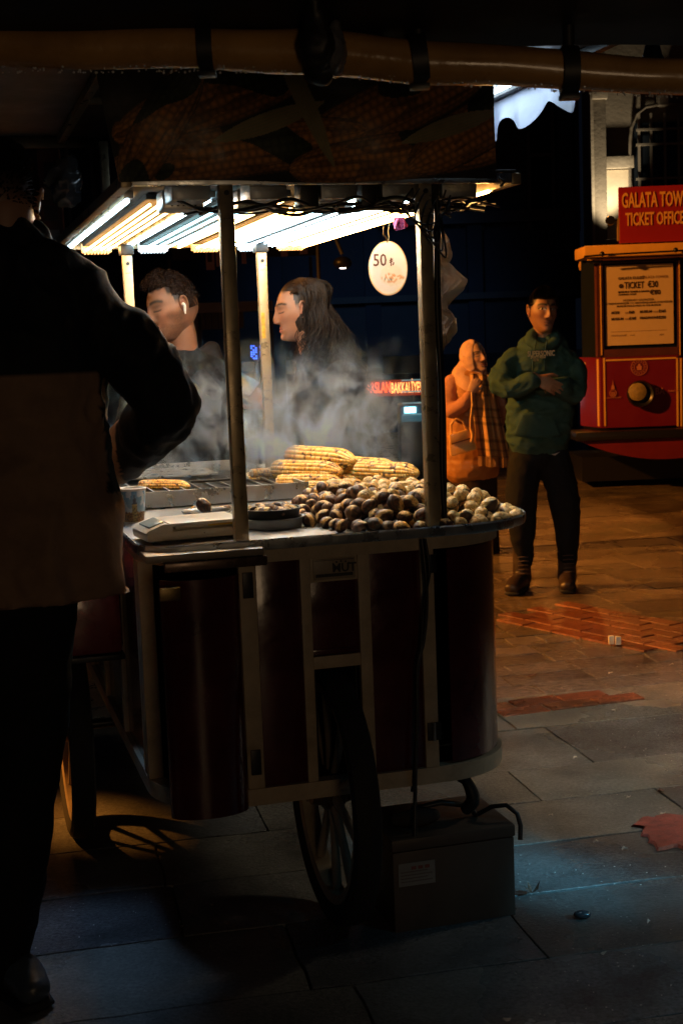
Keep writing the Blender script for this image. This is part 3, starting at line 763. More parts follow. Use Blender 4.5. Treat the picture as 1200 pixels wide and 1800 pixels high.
# two dark round pans stacked, with chestnuts
def ringpan(name,c,r,h,m,label,cat):
    g=lathe(c,(0,0,1),[(0.001,.0),(r*.93,.0),(r,h*.9),(r+.003,h),(r-.003,h),(r*.93-.004,.004),(0.001,.004)],48)
    return tag(mk(name,g,m,ang=35),label,cat)
ringpan('pan',K(-.092,.32,TZ+.001),.078,.026,steel_dull,'lower dull steel round pan under the dark chestnut pan','pan')
ringpan('pan',K(-.095,.322,TZ+.020),.074,.030,dark_metal,'dark round pan full of chestnuts stacked on a steel one','pan')
for k in range(34):
    a=random.random()*6.28; r=.060*math.sqrt(random.random()); 
    nut(random.choice(['roast','burst','burst','dark']),K(-.095+r*math.cos(a),.322+r*math.sin(a),TZ+.040+random.uniform(0,.012)*(1-r/.07)),.78,('small roasted chestnut piled in the dark round pan','chestnuts in the round pan'))
for k in range(8):
    nut(random.choice(['burst','roast']),K(-.25+.022*k+random.uniform(-.004,.004),.66+random.uniform(-.02,.02),TZ+.012),.8,('chestnut in the low row behind the white scale','chestnuts behind the scale'))
tag(nut('burst',K(-.245,.45,TZ+.052),1.0),'single burst chestnut sitting high behind the white scale','chestnut')['group']=''
o=bpy.data.objects[-1] if False else None
for o in bpy.data.objects:
    if o.get('group')=='': del o['group']
mk_=tag(mk('pan',lathe(K(-.235,.47,TZ+.001),(0,0,1),[(.001,.004),(.05,.004),(.062,.034),(.065,.036),(.06,.030),(.048,.0),(.001,.0)],32),steel_dull),'small steel dish half hidden behind the white scale','pan')
# corn cobs
def cobmesh(seed):
    rnd=random.Random(seed); g=G(); rows=15; kn=30; a_s,l_s=6,5; nr=rows*a_s; nl=kn*l_s; L_=.198; off=Vector((seed*3.3,1,2)); vs=[];cs=[]
    for i in range(nl+1):
        t=i/nl; x=(t-.5)*L_; e=(1-max(0,(t-.72)/.28)**2.2*.80)*(1-max(0,(.07-t)/.07)**2*.16); 
        for k in range(nr):
            an=2*math.pi*k/nr; row=k//a_s; ph=(row%2)*.5; kk=i/l_s+ph+.3*nz(Vector((row,t*4,seed)))
            ku=(k%a_s+.5)/a_s; b=abs(math.sin(math.pi*((k+.0)/a_s)))**.45; c_=abs(math.sin(math.pi*kk))**.45
            bump=b*c_; r=(.0238*e)*(1+.05*nz((t*3,math.cos(an),math.sin(an)+seed)))+.0034*bump*min(1,e*1.3)
            kid=Vector((row*1.7,int(kk)*1.3,seed)); h=nz(kid,.9); ch=nz((t*16+seed*3,math.cos(an)*3.2,math.sin(an)*3.2))*.75+nz((t*5+seed,math.cos(an)*1.2,math.sin(an)*1.2))*.5
            col=(.86,.49,.10)
            if h>.15: col=(.80,.40,.06)
            if h<-.2: col=(.88,.60,.19)
            if ch>.10 and h>-.08: col=(.40,.17,.03)
            if ch>.27 and h>-.05: col=(.10,.04,.015)
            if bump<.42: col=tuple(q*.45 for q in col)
            if t<.015: col=(.75,.66,.46)
            vs.append(Vector((x,r*math.cos(an),r*math.sin(an)))); cs.append(col)
    g.v=vs;g.c=cs
    for i in range(nl):
        for k in range(nr): g.f.append((i*nr+k,(i+1)*nr+k,(i+1)*nr+(k+1)%nr,i*nr+(k+1)%nr)[::-1])
    n=len(g.v); g.v+=[Vector((-L_/2-.004,0,0)),Vector((L_/2+.002,0,0))]; g.c+=[(.62,.52,.36),(.5,.3,.08)]
    for k in range(nr): g.f.append((n,k,(k+1)%nr)[::-1]); g.f.append((n+1,nl*nr+k,nl*nr+(k+1)%nr))
    g.f=[f[::-1] for f in g.f]
    return g
cobm=mat('corn_kernels',(1,1,1),.38,0,.12,200,.0002,200,.1,attr=True,sss=.10)
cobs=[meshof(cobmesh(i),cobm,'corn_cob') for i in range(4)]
def cob(i,px0,px1,Z,sc=1.0,roll=0,flip=False,label='',grp=None):
    a=gnd(px0[0],px0[1],Z); b=gnd(px1[0],px1[1],Z if len(px1)<3 else px1[2]); d=(b-a)
    o=bpy.data.objects.new('corn_cob',cobs[i%4]); COL.objects.link(o); o.location=(a+b)/2
    if flip: d=-d
    q=d.to_track_quat('X','Z'); o.rotation_mode='QUATERNION'; from mathutils import Quaternion
    o.rotation_quaternion=q@Quaternion((1,0,0),roll); s=d.length/.204; o.scale=(s,s*sc,s*sc)
    tag(o,label,'corn'); return o
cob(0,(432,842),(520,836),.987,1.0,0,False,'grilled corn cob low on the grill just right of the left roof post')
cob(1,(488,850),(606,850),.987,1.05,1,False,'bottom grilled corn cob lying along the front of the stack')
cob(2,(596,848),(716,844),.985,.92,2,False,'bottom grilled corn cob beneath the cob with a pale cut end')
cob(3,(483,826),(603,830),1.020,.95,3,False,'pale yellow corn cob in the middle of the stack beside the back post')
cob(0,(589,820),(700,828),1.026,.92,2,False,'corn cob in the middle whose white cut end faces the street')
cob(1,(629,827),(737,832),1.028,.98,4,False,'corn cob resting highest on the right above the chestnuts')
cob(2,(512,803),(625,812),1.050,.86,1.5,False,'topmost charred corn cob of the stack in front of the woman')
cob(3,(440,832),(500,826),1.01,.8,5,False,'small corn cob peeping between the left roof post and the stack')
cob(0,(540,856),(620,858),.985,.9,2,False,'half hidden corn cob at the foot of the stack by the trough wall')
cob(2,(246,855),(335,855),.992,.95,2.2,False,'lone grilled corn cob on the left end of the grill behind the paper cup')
mkt=tag(mk('tongs',G().box((-.165,1.10,1.008),(-.03,1.135,1.014),K,.002),dark_metal),'flat dark metal tongs lying on the grill beside the lone cob','tongs')
# kitchen scale
sc_=empty('scale',K(-.325,.235,TZ+.006),'white electronic kitchen scale with a flat plate on the cart ledge','scale')
white2=mt('scale_plastic',(.60,.56,.46),.35,0,.05,8,.0001,90)
SR=math.radians(6)
def SK(x,y,z):
    return K(-.332+x*math.cos(SR)-y*math.sin(SR),.20+x*math.sin(SR)+y*math.cos(SR),.9625+z)
mk('housing',G().box((-.118,-.075,.006),(.118,.075,.030),SK,.010),white2,sc_)
g=G(); g.poly([(-.120,.028),(-.055,.028),(-.055,.044),(-.075,.047),(-.112,.034)],.15,lambda x,y,d:SK(x,-.075+d,y)); dsp=mk('display_housing',g,white2,sc_,ang=60)
mk('screen',G().box((-.105,-.05,.0375),(-.070,.05,.0485),lambda x,y,z:SK(x,y,z+(x+.0875)*.33-.003),.001),mat('scale_screen',(.35,.42,.42),.2),dsp)
[mk('foot',G().box((x,y,0),(x+.02,y+.02,.006),SK,.001),black_plastic,sc_) for x in (-.10,.08) for y in (-.06,.04)]
mk('plate_support',G().box((-.045,-.06,.030),(.108,.06,.040),SK,.004),white2,sc_)
mk('weighing_plate',G().box((-.062,-.078,.040),(.120,.078,.048),SK,.0035),mat('plate_white',(.70,.68,.62),.3,0,.04,10),sc_)
mk('sticker',G().box((.02,-.0765,.018),(.022,-.0755,.021),SK,.0003),black_plastic,sc_,smooth=False)
mk('yellow_strip',G().box((.035,-.0615,.033),(.10,-.0603,.037),SK,.0003),mat('yellow_label',(.75,.50,.04),.5),sc_,smooth=False)
# cup with printed tower
def cupcol(a,t):
    # a angle coordinate around front -1..1, t height
    sky=(.10+.35*(1-t),.30+.25*(1-t),.55); c=sky
    if nz((a*3,t*4,2))>.1: c=(.55,.62,.68)
    tw=.22; x=a-.30
    if abs(x)<tw and t<.52: c=(.42,.30,.10) if nz((x*30,t*20,0))>-.1 else (.15,.10,.04)
    if abs(x)<tw*1.15 and .50<t<.56: c=(.55,.42,.16)
    if t>=.56 and t<.86 and abs(x)<tw*(1-(t-.56)/.3): c=(.10,.11,.14)
    if t<.34+.06*nz((a*6,0,0)) and abs(x)>tw: c=(.10,.05,.02) if nz((a*20,t*20,5))>0 else (.28,.14,.04)
    if t>.94 or t<.03: c=(.72,.72,.70)
    return c
g=G(); cc_=K(-.405,.62,.9585); h_=.092
def cf(a,b):
    an=-math.pi/2+(a-.5)*2*math.pi; r=.027+.009*b; return cc_+Vector((r*math.cos(an),r*math.sin(an),h_*b))
g.grid(cf,72,40,lambda a,b:cupcol((a-.5)*7,b)); g.grid(lambda a,b:cc_+(cf(a,b)-cc_)*.97+Vector((0,0,.002)),36,6,lambda a,b:(.7,.7,.68))
g.grid(lambda a,b:cf(a,0)*(1-b)+cc_*b,36,2,lambda a,b:(.7,.7,.68))
cup=empty('paper_cup',cc_,'paper cup printed with a stone tower under a blue sky beside the scale','paper cup')
mk('cup_wall',g,mat('cup_print',(1,1,1),.45,attr=True),cup)
mk('cup_rim',lathe(cc_+Vector((0,0,h_)),(0,0,1),[(.0345,-.0015),(.0375,-.0015),(.038,.001),(.036,.0025),(.0342,.001)],48),mt('cup_rim_white',(.75,.75,.73),.4),cup)
# knife-like scraper and slotted scoop at the front edge
tag(mk('scoop',G().box((-.105,.005,.9595),(.085,.075,.9625),lambda x,y,z:K(x+(y-.04)*-.4,y,z+(.0)),.001),mat('paper_white',(.62,.60,.55),.5,0,.05,10)),'flat white slotted scoop lying on the front edge of the table','scoop')
for k in range(6):
    pass
mk_=tag(mk('scraper',G().box((-.20,-.006,.9595),(-.075,.03,.9635),K,.001),black_plastic),'flat black scraper on the table edge beside the steel post foot','scraper')
tag(mk('clip',G().box((-.062,-.006,.9595),(-.035,.010,.972),K,.003),dark_metal),'small dark clamp sitting on the front rim of the table','clamp')
# =================================================================== BATTERY BOX under the cart
bx=empty('battery_box',K(.24,.07,0),'brown metal box with a paper sticker on the paving under the cart','box')
boxm=mat('box_paint',(.085,.06,.045),.5,.1,.2,6,.0005,60,.15)
mk('box_body',G().box((.08,-.05,.0),(.392,.20,.20),K,.004),boxm,bx)
mk('lid',G().box((.077,-.054,.202),(.395,.204,.232),K,.006),boxm,bx)
st=mk('sticker',G().box((.092,-.0525,.115),(.185,-.0512,.172),K,.0003),mat('sticker_paper',(.26,.23,.20),.6,0,.1,30),bx,smooth=False)
for k in range(4): mk('printed_line',G().box((.098,-.0532,.125+.008*k),(.178-.012*(k%2),-.0527,.1275+.008*k),K),mt('sticker_ink',(.16,.12,.10),.6),st,smooth=False)
for k in range(3): mk('printed_mark',G().box((.125+.017*k,-.0532,.155),(.137+.017*k,-.0527,.163),K),mt('sticker_ink2',(.25,.07,.05),.6),st,smooth=False)
mk('handle',G().tube([K(.16,.06,.23),K(.17,.06,.265),K(.24,.05,.275),K(.31,.04,.262),K(.33,.04,.232)],.007,8),black_plastic,bx,ang=80)
tag(cable([K(.335,.02,.24),K(.37,.0,.262),K(.405,-.02,.255),K(.412,-.03,.22),K(.408,-.045,.20),K(.395,-.055,.195)],.006,parent=None) if False else mk('cable',G().tube([K(.33,.03,.236+.004),K(.36,.01,.262),K(.39,-.01,.268),K(.41,-.03,.250),K(.414,-.04,.222),K(.408,-.05,.190)],.006,8),black_plastic,ang=80),'thick black cable looping over the edge of the brown metal box','cable')
dr=tag(mk('hand_tool',G().limb([K(.30,.03,.258),K(.315,.02,.285),K(.30,.02,.33),K(.285,.02,.345)],[.016,.018,.014,.015],10),black_plastic),'black pistol shaped tool standing on the brown metal box','tool')
tag(mk('cloth',evalmods(G().limb([K(.12,.05,.248),K(.17,.02,.256),K(.22,.04,.250)],[.016,.024,.015],10),[('SMOOTH',dict(iterations=1))]),fabric('dark_rag',(.05,.04,.035))),'crumpled dark rag on top of the brown metal box','rag')
# =================================================================== BACKGROUND
def pbox(name,x0,y0,x1,y1,Y,d,m,parent=None,bev=0,dy=0.0,**k):
    a=at(x0,(y0+y1)/2,Y); b=at(x1,(y0+y1)/2,Y); t=at((x0+x1)/2,y0,Y); q=at((x0+x1)/2,y1,Y)
    return mk(name,G().box((a.x,Y+dy,q.z),(b.x,Y+dy+d,t.z),None,bev),m,parent,**k)
# ---- dark shop building across the square
navy=mat('dark_plaster',(.045,.055,.075),.8,0,.35,1.5,.01,12,.1)
grey=mat('grey_plaster',(.11,.11,.11),.8,0,.3,2,.008,15,.1)
glassm=mat('dark_glass',(.012,.016,.022),.12,0,.1,3)
bl=empty('shop_building',(-2,22,0),'dark blue grey shop building across the wet square','building')
pbox('wall',-900,-700,1010,560,22,.5,navy,bl); pbox('wall',-900,560,1010,650,22,.1,mt('fascia_dark',(.03,.035,.045),.6,0,.2,3),bl,dy=-.12)
for x in (-300,60,300,470,640,820,980): pbox('pilaster',x,120,x+26,840,22,.2,navy,bl,dy=-.22)
for x in range(-260,980,170):
    w=pbox('window',x,180,x+80,400,22,.04,glassm,bl,dy=-.05)
    pbox('window_frame',x-6,174,x,406,22,.08,grey,bl,dy=-.1); pbox('window_frame',x+80,174,x+86,406,22,.08,grey,bl,dy=-.1)
    pbox('window_bar',x+37,180,x+43,400,22,.03,grey,w,dy=-.09); pbox('window_bar',x+.5,270,x+36,276,22,.03,grey,w,dy=-.09)
for x0,x1 in ((-260,50),(90,290),(330,460),(500,630),(670,810),(850,975)): pbox('shop_window',x0,655,x1,838,22,.05,glassm,bl,dy=-.0)
pbox('cornice',-900,405,1010,425,22,.35,grey,bl,dy=-.4); pbox('cornice',-900,545,1010,556,22,.3,grey,bl,dy=-.36)
# striped awning seen behind the young man
aw=mat('awning_canvas',(.14,.15,.17),.7,0,.2,6)
g=G(); a=at(352,528,15); b=at(432,560,15)
for k in range(7):
    x0=a.x+(b.x-a.x)*k/7; g.box((x0+.004,14.6,b.z),(x0+(b.x-a.x)/7-.004,15.2,b.z+.05+.0*k))
awn=empty('shop_awning',(b.x,15,b.z-1),'grey slatted awning frame behind the young man with the earphone','awning')
for k in range(7):
    x0=a.x+(b.x-a.x)*k/7
    mk('awning_slat',G().box((x0+.004,14.7,b.z-.10),(x0+(b.x-a.x)/7-.006,14.73,a.z-.12)),aw,awn,smooth=False)
mk('awning_bar',G().box((a.x,14.64,b.z+.07),(b.x+.3,14.78,b.z+.17)),mt('awn_bar',(.30,.34,.38),.5),awn)
mk('awning_post',G().box((a.x-.05,14.7,0),(a.x+.02,14.78,b.z+.05)),aw,awn)
mk('awning_post',G().box((b.x+.22,14.7,0),(b.x+.29,14.78,b.z+.05)),aw,awn)
# pale posters high on a pole-mounted board behind
pw=mat('poster_paper',(.55,.40,.38),.6,0,.15,9)
bd=empty('poster_board',at(380,470,14)-Vector((0,0,2)),'dark board with pale pink posters behind the left roof post','board')
pbox('board',300,415,560,452,14,.05,mt('board_dark',(.03,.03,.035),.6),bd,dy=.06)
for i,(x0,y0,x1,y1) in enumerate(((361,430,376,474),(379,430,384,468),(424,430,432,463),(493,430,505,450),(526,425,540,446))):
    p=pbox('poster',x0,y0,x1,y1,14,.015,pw,bd,dy=.03)
    if i in (0,2,3): pbox('poster_picture',x0+3,y0+10,x1-4,y1-14,14,.004,mt('poster_ink',(.06,.03,.03),.6),p,dy=.022)
for x in (305,552): pbox('board_post',x,450,x+5,930,14,.04,mt('board_dark',(.03,.03,.035),.6),bd,dy=.07)
# pendant street lamp and pole
lp=at(602,466,13)
sl=empty('globe_lamp',Vector((lp.x,13,0)),'small white half-dome lamp on a thin dark pole behind the woman','lamp')
g=G(); g.ball(lp+Vector((0,0,0)),(.075,.075,.055),20,12); dome=mk('lamp_shade',G().ball(lp+Vector((0,0,.02)),(.085,.085,.06),20,8),black_plastic,sl)
g=G(); 
for q in range(1): g.ball(lp-Vector((0,.005,.005)),(.065,.065,.032),20,10)
mk('bulb',g,mat('lamp_glow',(1,.9,.8),.4,emis=(1,.82,.72),estr=7),sl)
mk('pole',G().tube([Vector((lp.x-.22,13.05,0)),Vector((lp.x-.22,13.05,lp.z+.35)),Vector((lp.x-.12,13.05,lp.z+.42)),Vector((lp.x,13.02,lp.z+.1))],.018,10),mt('pole_paint',(.08,.08,.08),.5),sl)
# red neon shop sign
nb=at(690,682,16)
ns=empty('neon_sign',Vector((nb.x,16,nb.z-.2)),'glowing red neon shop sign reading ARSLAN BAKKALİYESİ behind the cart','sign')
pbox('sign_board',636,668,742,696,16,.06,mt('neon_board',(.10,.012,.006),.5,emis=(1,.06,.01),estr=.16),ns)
nm=mat('neon_red',(1,.2,.05),.4,emis=(1,.12,.03),estr=2.2); nm2=mt('neon_core',(1,.4,.1),.4,emis=(1,.42,.12),estr=1.9)
q=at(643,683,15.97); text('ARSLAN',pos=q,size=.165,m=nm,parent=ns,sx=.46,bold=.003,ext=.004)
q=at(687,683,15.97); text('BAKKALİYESİ',pos=q,size=.165,m=nm2,parent=ns,sx=.37,bold=.003,ext=.004)
for x in (650,730): pbox('sign_bracket',x,696,x+3,905,16,.03,black_plastic,ns,dy=.06)
# lit fridge cabinet
fr=empty('drinks_fridge',Vector((at(722,760,15).x,15,0)),'lit glass drinks fridge seen between the woman and the right post','fridge')
a=at(703,752,15);b=at(745,752,15); zt=at(720,712,15).z
mk('cabinet',G().box((a.x,15,0.02),(b.x+.3,15.6,zt),None,.02),mt('fridge_body',(.10,.14,.17),.5),fr)
mk('light_box',G().box((a.x+.05,14.97,zt-.08),(a.x+.17,14.995,zt-.02)),mat('fridge_glow',(.7,.9,1),.4,emis=(.35,.85,1),estr=4),fr)
mk('glass_door',G().box((a.x+.02,14.975,.55),(a.x+.34,14.995,zt-.10)),mat('fridge_glass',(.1,.2,.24),.3,emis=(.15,.50,.65),estr=.12),fr)
for k in range(4): mk('shelf',G().box((a.x+.03,14.96,.62+.12*k),(a.x+.33,14.973,.635+.12*k)),mt('fridge_shelf',(.3,.36,.38),.4,emis=(.3,.7,.8),estr=.25),fr)
# blue led sign dots
q=at(449,618,14.0); ls=empty('led_sign',Vector((q.x,14,q.z-.2)),'tiny blue dotted LED sign between the left and back roof posts','sign')
mk('sign_plate',G().box((q.x-.06,14.02,q.z-.09),(q.x+.07,14.05,q.z+.09)),black_plastic,ls)
led=mat('blue_led',(.1,.2,1),.4,emis=(.03,.12,1),estr=4)
g=G()
for j in range(7):
    for i in (0,1,2,4):
        if (i*3+j*5)%4: g.box((q.x-.045+.022*i,14.0,q.z-.07+.02*j),(q.x-.033+.022*i,14.015,q.z-.058+.02*j))
mk('led_dots',g,led,ls,smooth=False,kind='stuff')
mk('sign_pole',G().tube([Vector((q.x,14.06,0)),Vector((q.x,14.06,q.z+.05))],.02,8),black_plastic,ls)
# ---- building on the right with the arched window
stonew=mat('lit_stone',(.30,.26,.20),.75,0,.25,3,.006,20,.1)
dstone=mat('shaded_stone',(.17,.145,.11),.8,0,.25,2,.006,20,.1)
bb=empty('corner_building',(4,18,0),'old stone building with an arched barred window and a lit wall panel','building')
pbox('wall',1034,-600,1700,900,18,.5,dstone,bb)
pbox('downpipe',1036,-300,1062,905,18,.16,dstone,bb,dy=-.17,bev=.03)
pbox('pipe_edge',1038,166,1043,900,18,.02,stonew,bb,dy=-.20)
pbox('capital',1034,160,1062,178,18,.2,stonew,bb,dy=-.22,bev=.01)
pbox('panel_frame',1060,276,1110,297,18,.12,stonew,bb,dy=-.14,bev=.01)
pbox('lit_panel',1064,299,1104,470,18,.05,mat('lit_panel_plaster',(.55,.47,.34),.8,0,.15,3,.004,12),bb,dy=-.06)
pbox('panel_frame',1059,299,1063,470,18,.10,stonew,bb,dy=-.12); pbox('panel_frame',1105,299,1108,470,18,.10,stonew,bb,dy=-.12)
# arched window
wd=pbox('arched_window',1112,215,1230,430,18,.05,glassm,bb,dy=-.06)
g=G(); pts=[]
for x,y in ((1107,430),(1107,250),(1109,225),(1118,200),(1135,187),(1160,182),(1200,180),(1240,182)): pts.append(at(x,y,17.88))
P=[]
mk('window_arch',G().tube(pts,[(.02,.022)]*len(pts),6,flat=(0,1,0)),dstone,wd,ang=80)
pbox('keystone',1152,170,1168,188,18,.2,stonew,wd,dy=-.2)
for x in (1119,1140,1164,1188): pbox('window_bar',x,200,x+4,430,18,.03,mt('bar_paint',(.22,.19,.15),.6),wd,dy=-.1)
for y in (226,252,312): pbox('window_bar',1114,y,1240,y+4,18,.03,mt('bar_paint',(.07,.06,.05),.6),wd,dy=-.135)
q=at(1082,424,17.5)
lamp('wall_uplight','SPOT',(q.x,17.45,q.z-.15),150,(1,.80,.52),.05,(q.x-.02,17.95,q.z+1.1),50,.8)
fl=empty('floodlight',Vector((q.x,17.4,q.z-.4)),'small dark floodlight shining up the pale wall panel beside the ticket sign','floodlight')
mk('lamp_head',G().box((q.x-.16,17.3,q.z-.10),(q.x+.02,17.42,q.z+.02),None,.02),mt('flood_body',(.25,.16,.06),.6),fl)
mk('lamp_arm',G().tube([Vector((q.x+.05,17.36,q.z-.35)),Vector((q.x+.05,17.36,q.z)),Vector((q.x-.05,17.36,q.z))],.02,8),mt('flood_body',(.25,.16,.06),.6),fl)
# ---- tram (ticket office)
TY=12.4
tr=empty('tram',Vector((at(1122,700,TY).x,TY,0)),'old red tram with yellow lines used as a ticket office','tram')
tred=mat('tram_red',(.16,.007,.020),.38,0,.10,4,.0004,20,.1,coat=.3)
tyel=mat('tram_yellow',(.75,.42,.08),.45,0,.08,10)
tdark=mat('tram_dark',(.010,.010,.011),.35,0,.1,5)
twood=mat('tram_dark_frame',(.09,.025,.018),.45,0,.2,10)
pbox('body_front',1056,626,1192,750,TY,.08,tred,tr,dy=0)
# angled side piece left
def quadbox(name,x0,x1,y0,y1,Ya,Yb,th,m,par,**k):
    a=at(x0,(y0+y1)/2,Ya); b=at(x1,(y0+y1)/2,Yb); t=at((x0+x1)/2,y0,(Ya+Yb)/2).z; q=at((x0+x1)/2,y1,(Ya+Yb)/2).z
    n=Vector((-(b.y-a.y),b.x-a.x,0)).normalized()*th; g=G()
    a=Vector((a.x,a.y,0));b=Vector((b.x,b.y,0))
    vs=[p+o+Vector((0,0,z)) for z in (q,t) for o in (Vector(),n) for p in (a,b)]
    return mk(name,g.add(vs,[(0,1,3,2),(4,5,7,6),(0,1,5,4),(2,3,7,6),(0,2,6,4),(1,3,7,5)]),m,par,smooth=False)
quadbox('body_corner',1019,1055.5,628,750,TY+.45,TY+.0,.06,tred,tr)
pbox('body_front',1192.5,626,1330,750,TY,.08,tred,tr,dy=.0)
for x in (1060.5,1188.5,1195): pbox('yellow_line',x,629,x+3,749,TY,.006,tyel,tr,dy=-.007)
pbox('yellow_line',1064,629.5,1188,632.5,TY,.006,tyel,tr,dy=-.007)
quadbox('yellow_line',1049,1052,631,749,TY+.07,TY+.03,.006,tyel,tr); quadbox('yellow_line',1022,1048,631,634,TY+.40,TY+.085,.006,tyel,tr)
# windows zone
def win(x0,x1,y0,y1):
    f=pbox('window_frame',x0,y0,x1,y1,TY,.05,twood,tr,dy=.0); return f
pbox('window_post',1054,452,1060,626,TY,.06,twood,tr,dy=.0); pbox('yellow_line',1054.5,452,1056.5,624,TY,.006,tyel,tr,dy=-.007)
pbox('window_frame',1060.5,455,1191,461,TY,.06,twood,tr,dy=0); pbox('window_frame',1060.5,612,1191,625.5,TY,.06,twood,tr,dy=0)
pbox('window_post',1191.5,450,1196,626,TY,.06,twood,tr,dy=0); pbox('yellow_line',1193,450,1194.6,624,TY,.006,tyel,tr,dy=-.007)
pbox('window_glass',1060.5,461,1191,612,TY,.02,glassm,tr,dy=.04)
pbox('window_glass',1196.5,450,1330,626,TY,.02,glassm,tr,dy=.04)
quadbox('window_glass',1022,1053.5,455,627,TY+.45,TY+.02,.03,glassm,tr)
quadbox('window_post',1045,1049,455,627,TY+.05,TY+.0,.04,twood,tr)
bpst=pbox('price_board',1064.5,464,1184,605.5,TY,.012,mat('price_board_paper',(.66,.50,.30),.6,0,.04,8),tr,dy=.018)
ik=mt('board_ink',(.05,.025,.012),.6); ik2=mt('board_ink_light',(.30,.18,.08),.6)
def btext(s,x,y,size,m=ik,sx=1,bold=.0,ax='LEFT'): return text(s,pos=at(x,y,TY+.0155),size=size,m=m,parent=bpst,sx=sx,bold=bold,ax=ax,ext=.0005)
btext('GALATA KULESİ',1086,489.5,.034,sx=.9,bold=.0006); btext('GALATA TOWER',1126,487.5,.034,ik2,sx=.9)
btext('TICKET',1097,502,.078,sx=.66,bold=.0018); btext('€30',1138,500,.074,sx=.72,bold=.0022); btext('€60',1142,514,.055,bold=.0015)
g=mk('round_mark',lathe(at(1091,502.5,TY+.0145),(0,1,0),[(.002,-.001),(.019,-.001),(.019,.001),(.002,.001)],20),ik,bpst)
btext('MUSEUM & TOWER & GALATA TOWER',1086,513.5,.022,bold=.0008,sx=.9); btext('COMBINED TICKET',1086,518,.02,bold=.0005,sx=.9)
btext('MÜZEKART GEÇERLİDİR',1122,527,.024,ax='CENTER'); btext('18 YAŞINDAN KÜÇÜK T.C. VATANDAŞLARINA ÜCRETSİZDİR',1122,532,.022,ax='CENTER',bold=.0003,sx=.95); btext('MUSEUM PASS IS VALID IN THIS MUSEUM',1122,537,.022,ax='CENTER',bold=.0003,sx=.95)
for x,y,a,b_ in ((1074,550,'MÜZE','₺60'),(1074,561,'MUSEUM','€105'),(1124,548,'MUSEUM','€165'),(1124,559,'HEADPHONE','€350')):
    btext(a,x,y,.030,bold=.0010,sx=.9); btext('PASS' if 'HEAD' not in a else '',x+24,y,.024,ik2,sx=.8) if 'HEAD' not in a else None
    btext(b_,x+(31 if x<1100 else 33),y-1,.034,bold=.0012,sx=.85)
pbox('printed_line',1074,581,1172,581.8,TY,.001,ik2,bpst,dy=.0165); btext('GALATA KULESİ      www',1074,590,.018,ik2); btext('2023',1158,588,.018,ik2)
# roof fascia and rail
pbox('roof_fascia',1022,426,1400,447,TY,.5,tyel,tr,dy=-.12,bev=.02)
pbox('fascia_line',1030,449,1400,451,TY,.02,tyel,tr,dy=-.06)
mk('rail',G().tube([at(1026,450.5,TY-.16),at(1060,447.5,TY-.16),at(1190,440.5,TY-.16),at(1300,434,TY-.16)],.008,6),tdark,tr)
for x,y in ((1058,446),(1187,439)): mk('rail_knob',G().ball(at(x,y,TY-.17),.022,12,8),tdark,tr)
pbox('under_fascia',1030,452,1400,456,TY,.05,tdark,tr,dy=-.04)
pbox('bumper',1008,751,1400,768,TY,.4,tdark,tr,dy=-.10,bev=.03)
# red skirt (lifeguard) with rounded lower outline
g=G(); o=[]; 
for k in range(25):
    t=k/24; x=1010+300*t; o.append((x,769+38*math.sin(math.pi*min(1,max(0,t)))**.75))
top=[at(1010,769,TY-.06),at(1310,769,TY-.06)]
vs=[];n=len(o)
for dy in (0,.3):
    for x,y in o: p=at(x,y,TY-.06); vs.append(p+Vector((0,dy,0)))
    for x,y in o: p=at(x,768.5,TY-.06); vs.append(p+Vector((0,dy,0)))
fs=[]
for k in range(n-1): fs+=[(k,k+1,n+k+1,n+k),(2*n+k,2*n+k+1,3*n+k+1,3*n+k),(k,2*n+k,2*n+k+1,k+1)]
mk('skirt',g.add(vs,fs),mat('skirt_red',(.16,.010,.014),.45,0,.15,5),tr)
pbox('undercarriage',1040,806,1400,850,TY,.8,tdark,tr,dy=.5)
for x in (1080,1260): mk('tram_wheel',lathe(Vector((at(x,800,TY+1).x,TY+1.0,.34)),(1,0,0),[(.05,-.05),(.34,-.05),(.34,.05),(.05,.05)],32),tdark,tr)
# main tram body behind front
a=at(1022,700,TY+.5); mk('body_shell',G().box((a.x+.14,TY+.56,.45),(a.x+2.6,TY+1.3,1.98),None,.05),tdark,tr)
a2=at(1100,380,TY+.4); mk('roof_shell',G().box((a.x+.12,TY+.45,1.99),(a.x+2.65,TY+1.3,2.09),None,.05),tyel,tr)
# headlamp
hc=at(1124,692,TY-.02); hd=mk('headlamp',lathe(hc,(0,-1,0),[(.001,.0),(.112,.0),(.118,.03),(.108,.06),(.09,.05),(.07,.02),(.001,.015)],36),tdark,tr,ang=50)
mk('lamp_lens',lathe(hc+Vector((-.030,0,.020)),(0,-1,0),[(.001,.078),(.045,.074),(.076,.064),(.080,.05),(.001,.05)],36),mat('lens_glass',(.34,.26,.10),.15,0,.3,40,.002,60),hd)
el=mt('emblem_line',(.55,.20,.10),.5)
ec=at(1123,645,TY-.009)
em=mk('emblem',lathe(ec,(0,1,0),[(.068,-.001),(.072,-.001),(.072,.001),(.068,.001)],40),el,tr)
mk('emblem_ring',lathe(ec,(0,1,0),[(.042,-.001),(.045,-.001),(.045,.001),(.042,.001)],32),el,em)
for k in range(16): a=2*math.pi*k/16; mk('emblem_star',G().box((ec.x+.057*math.cos(a)-.004,ec.y-.001,ec.z+.057*math.sin(a)-.004),(ec.x+.057*math.cos(a)+.004,ec.y+.001,ec.z+.057*math.sin(a)+.004)),el,em,smooth=False)
mk('emblem_motif',G().poly([(-.022,-.026),(.022,-.026),(.018,-.012),(.026,.002),(.012,.012),(.006,.03),(-.006,.03),(-.012,.012),(-.026,.002),(-.018,-.012)],.002,lambda x,y,d:ec+Vector((x,d-.001,y))),el,em,smooth=False)
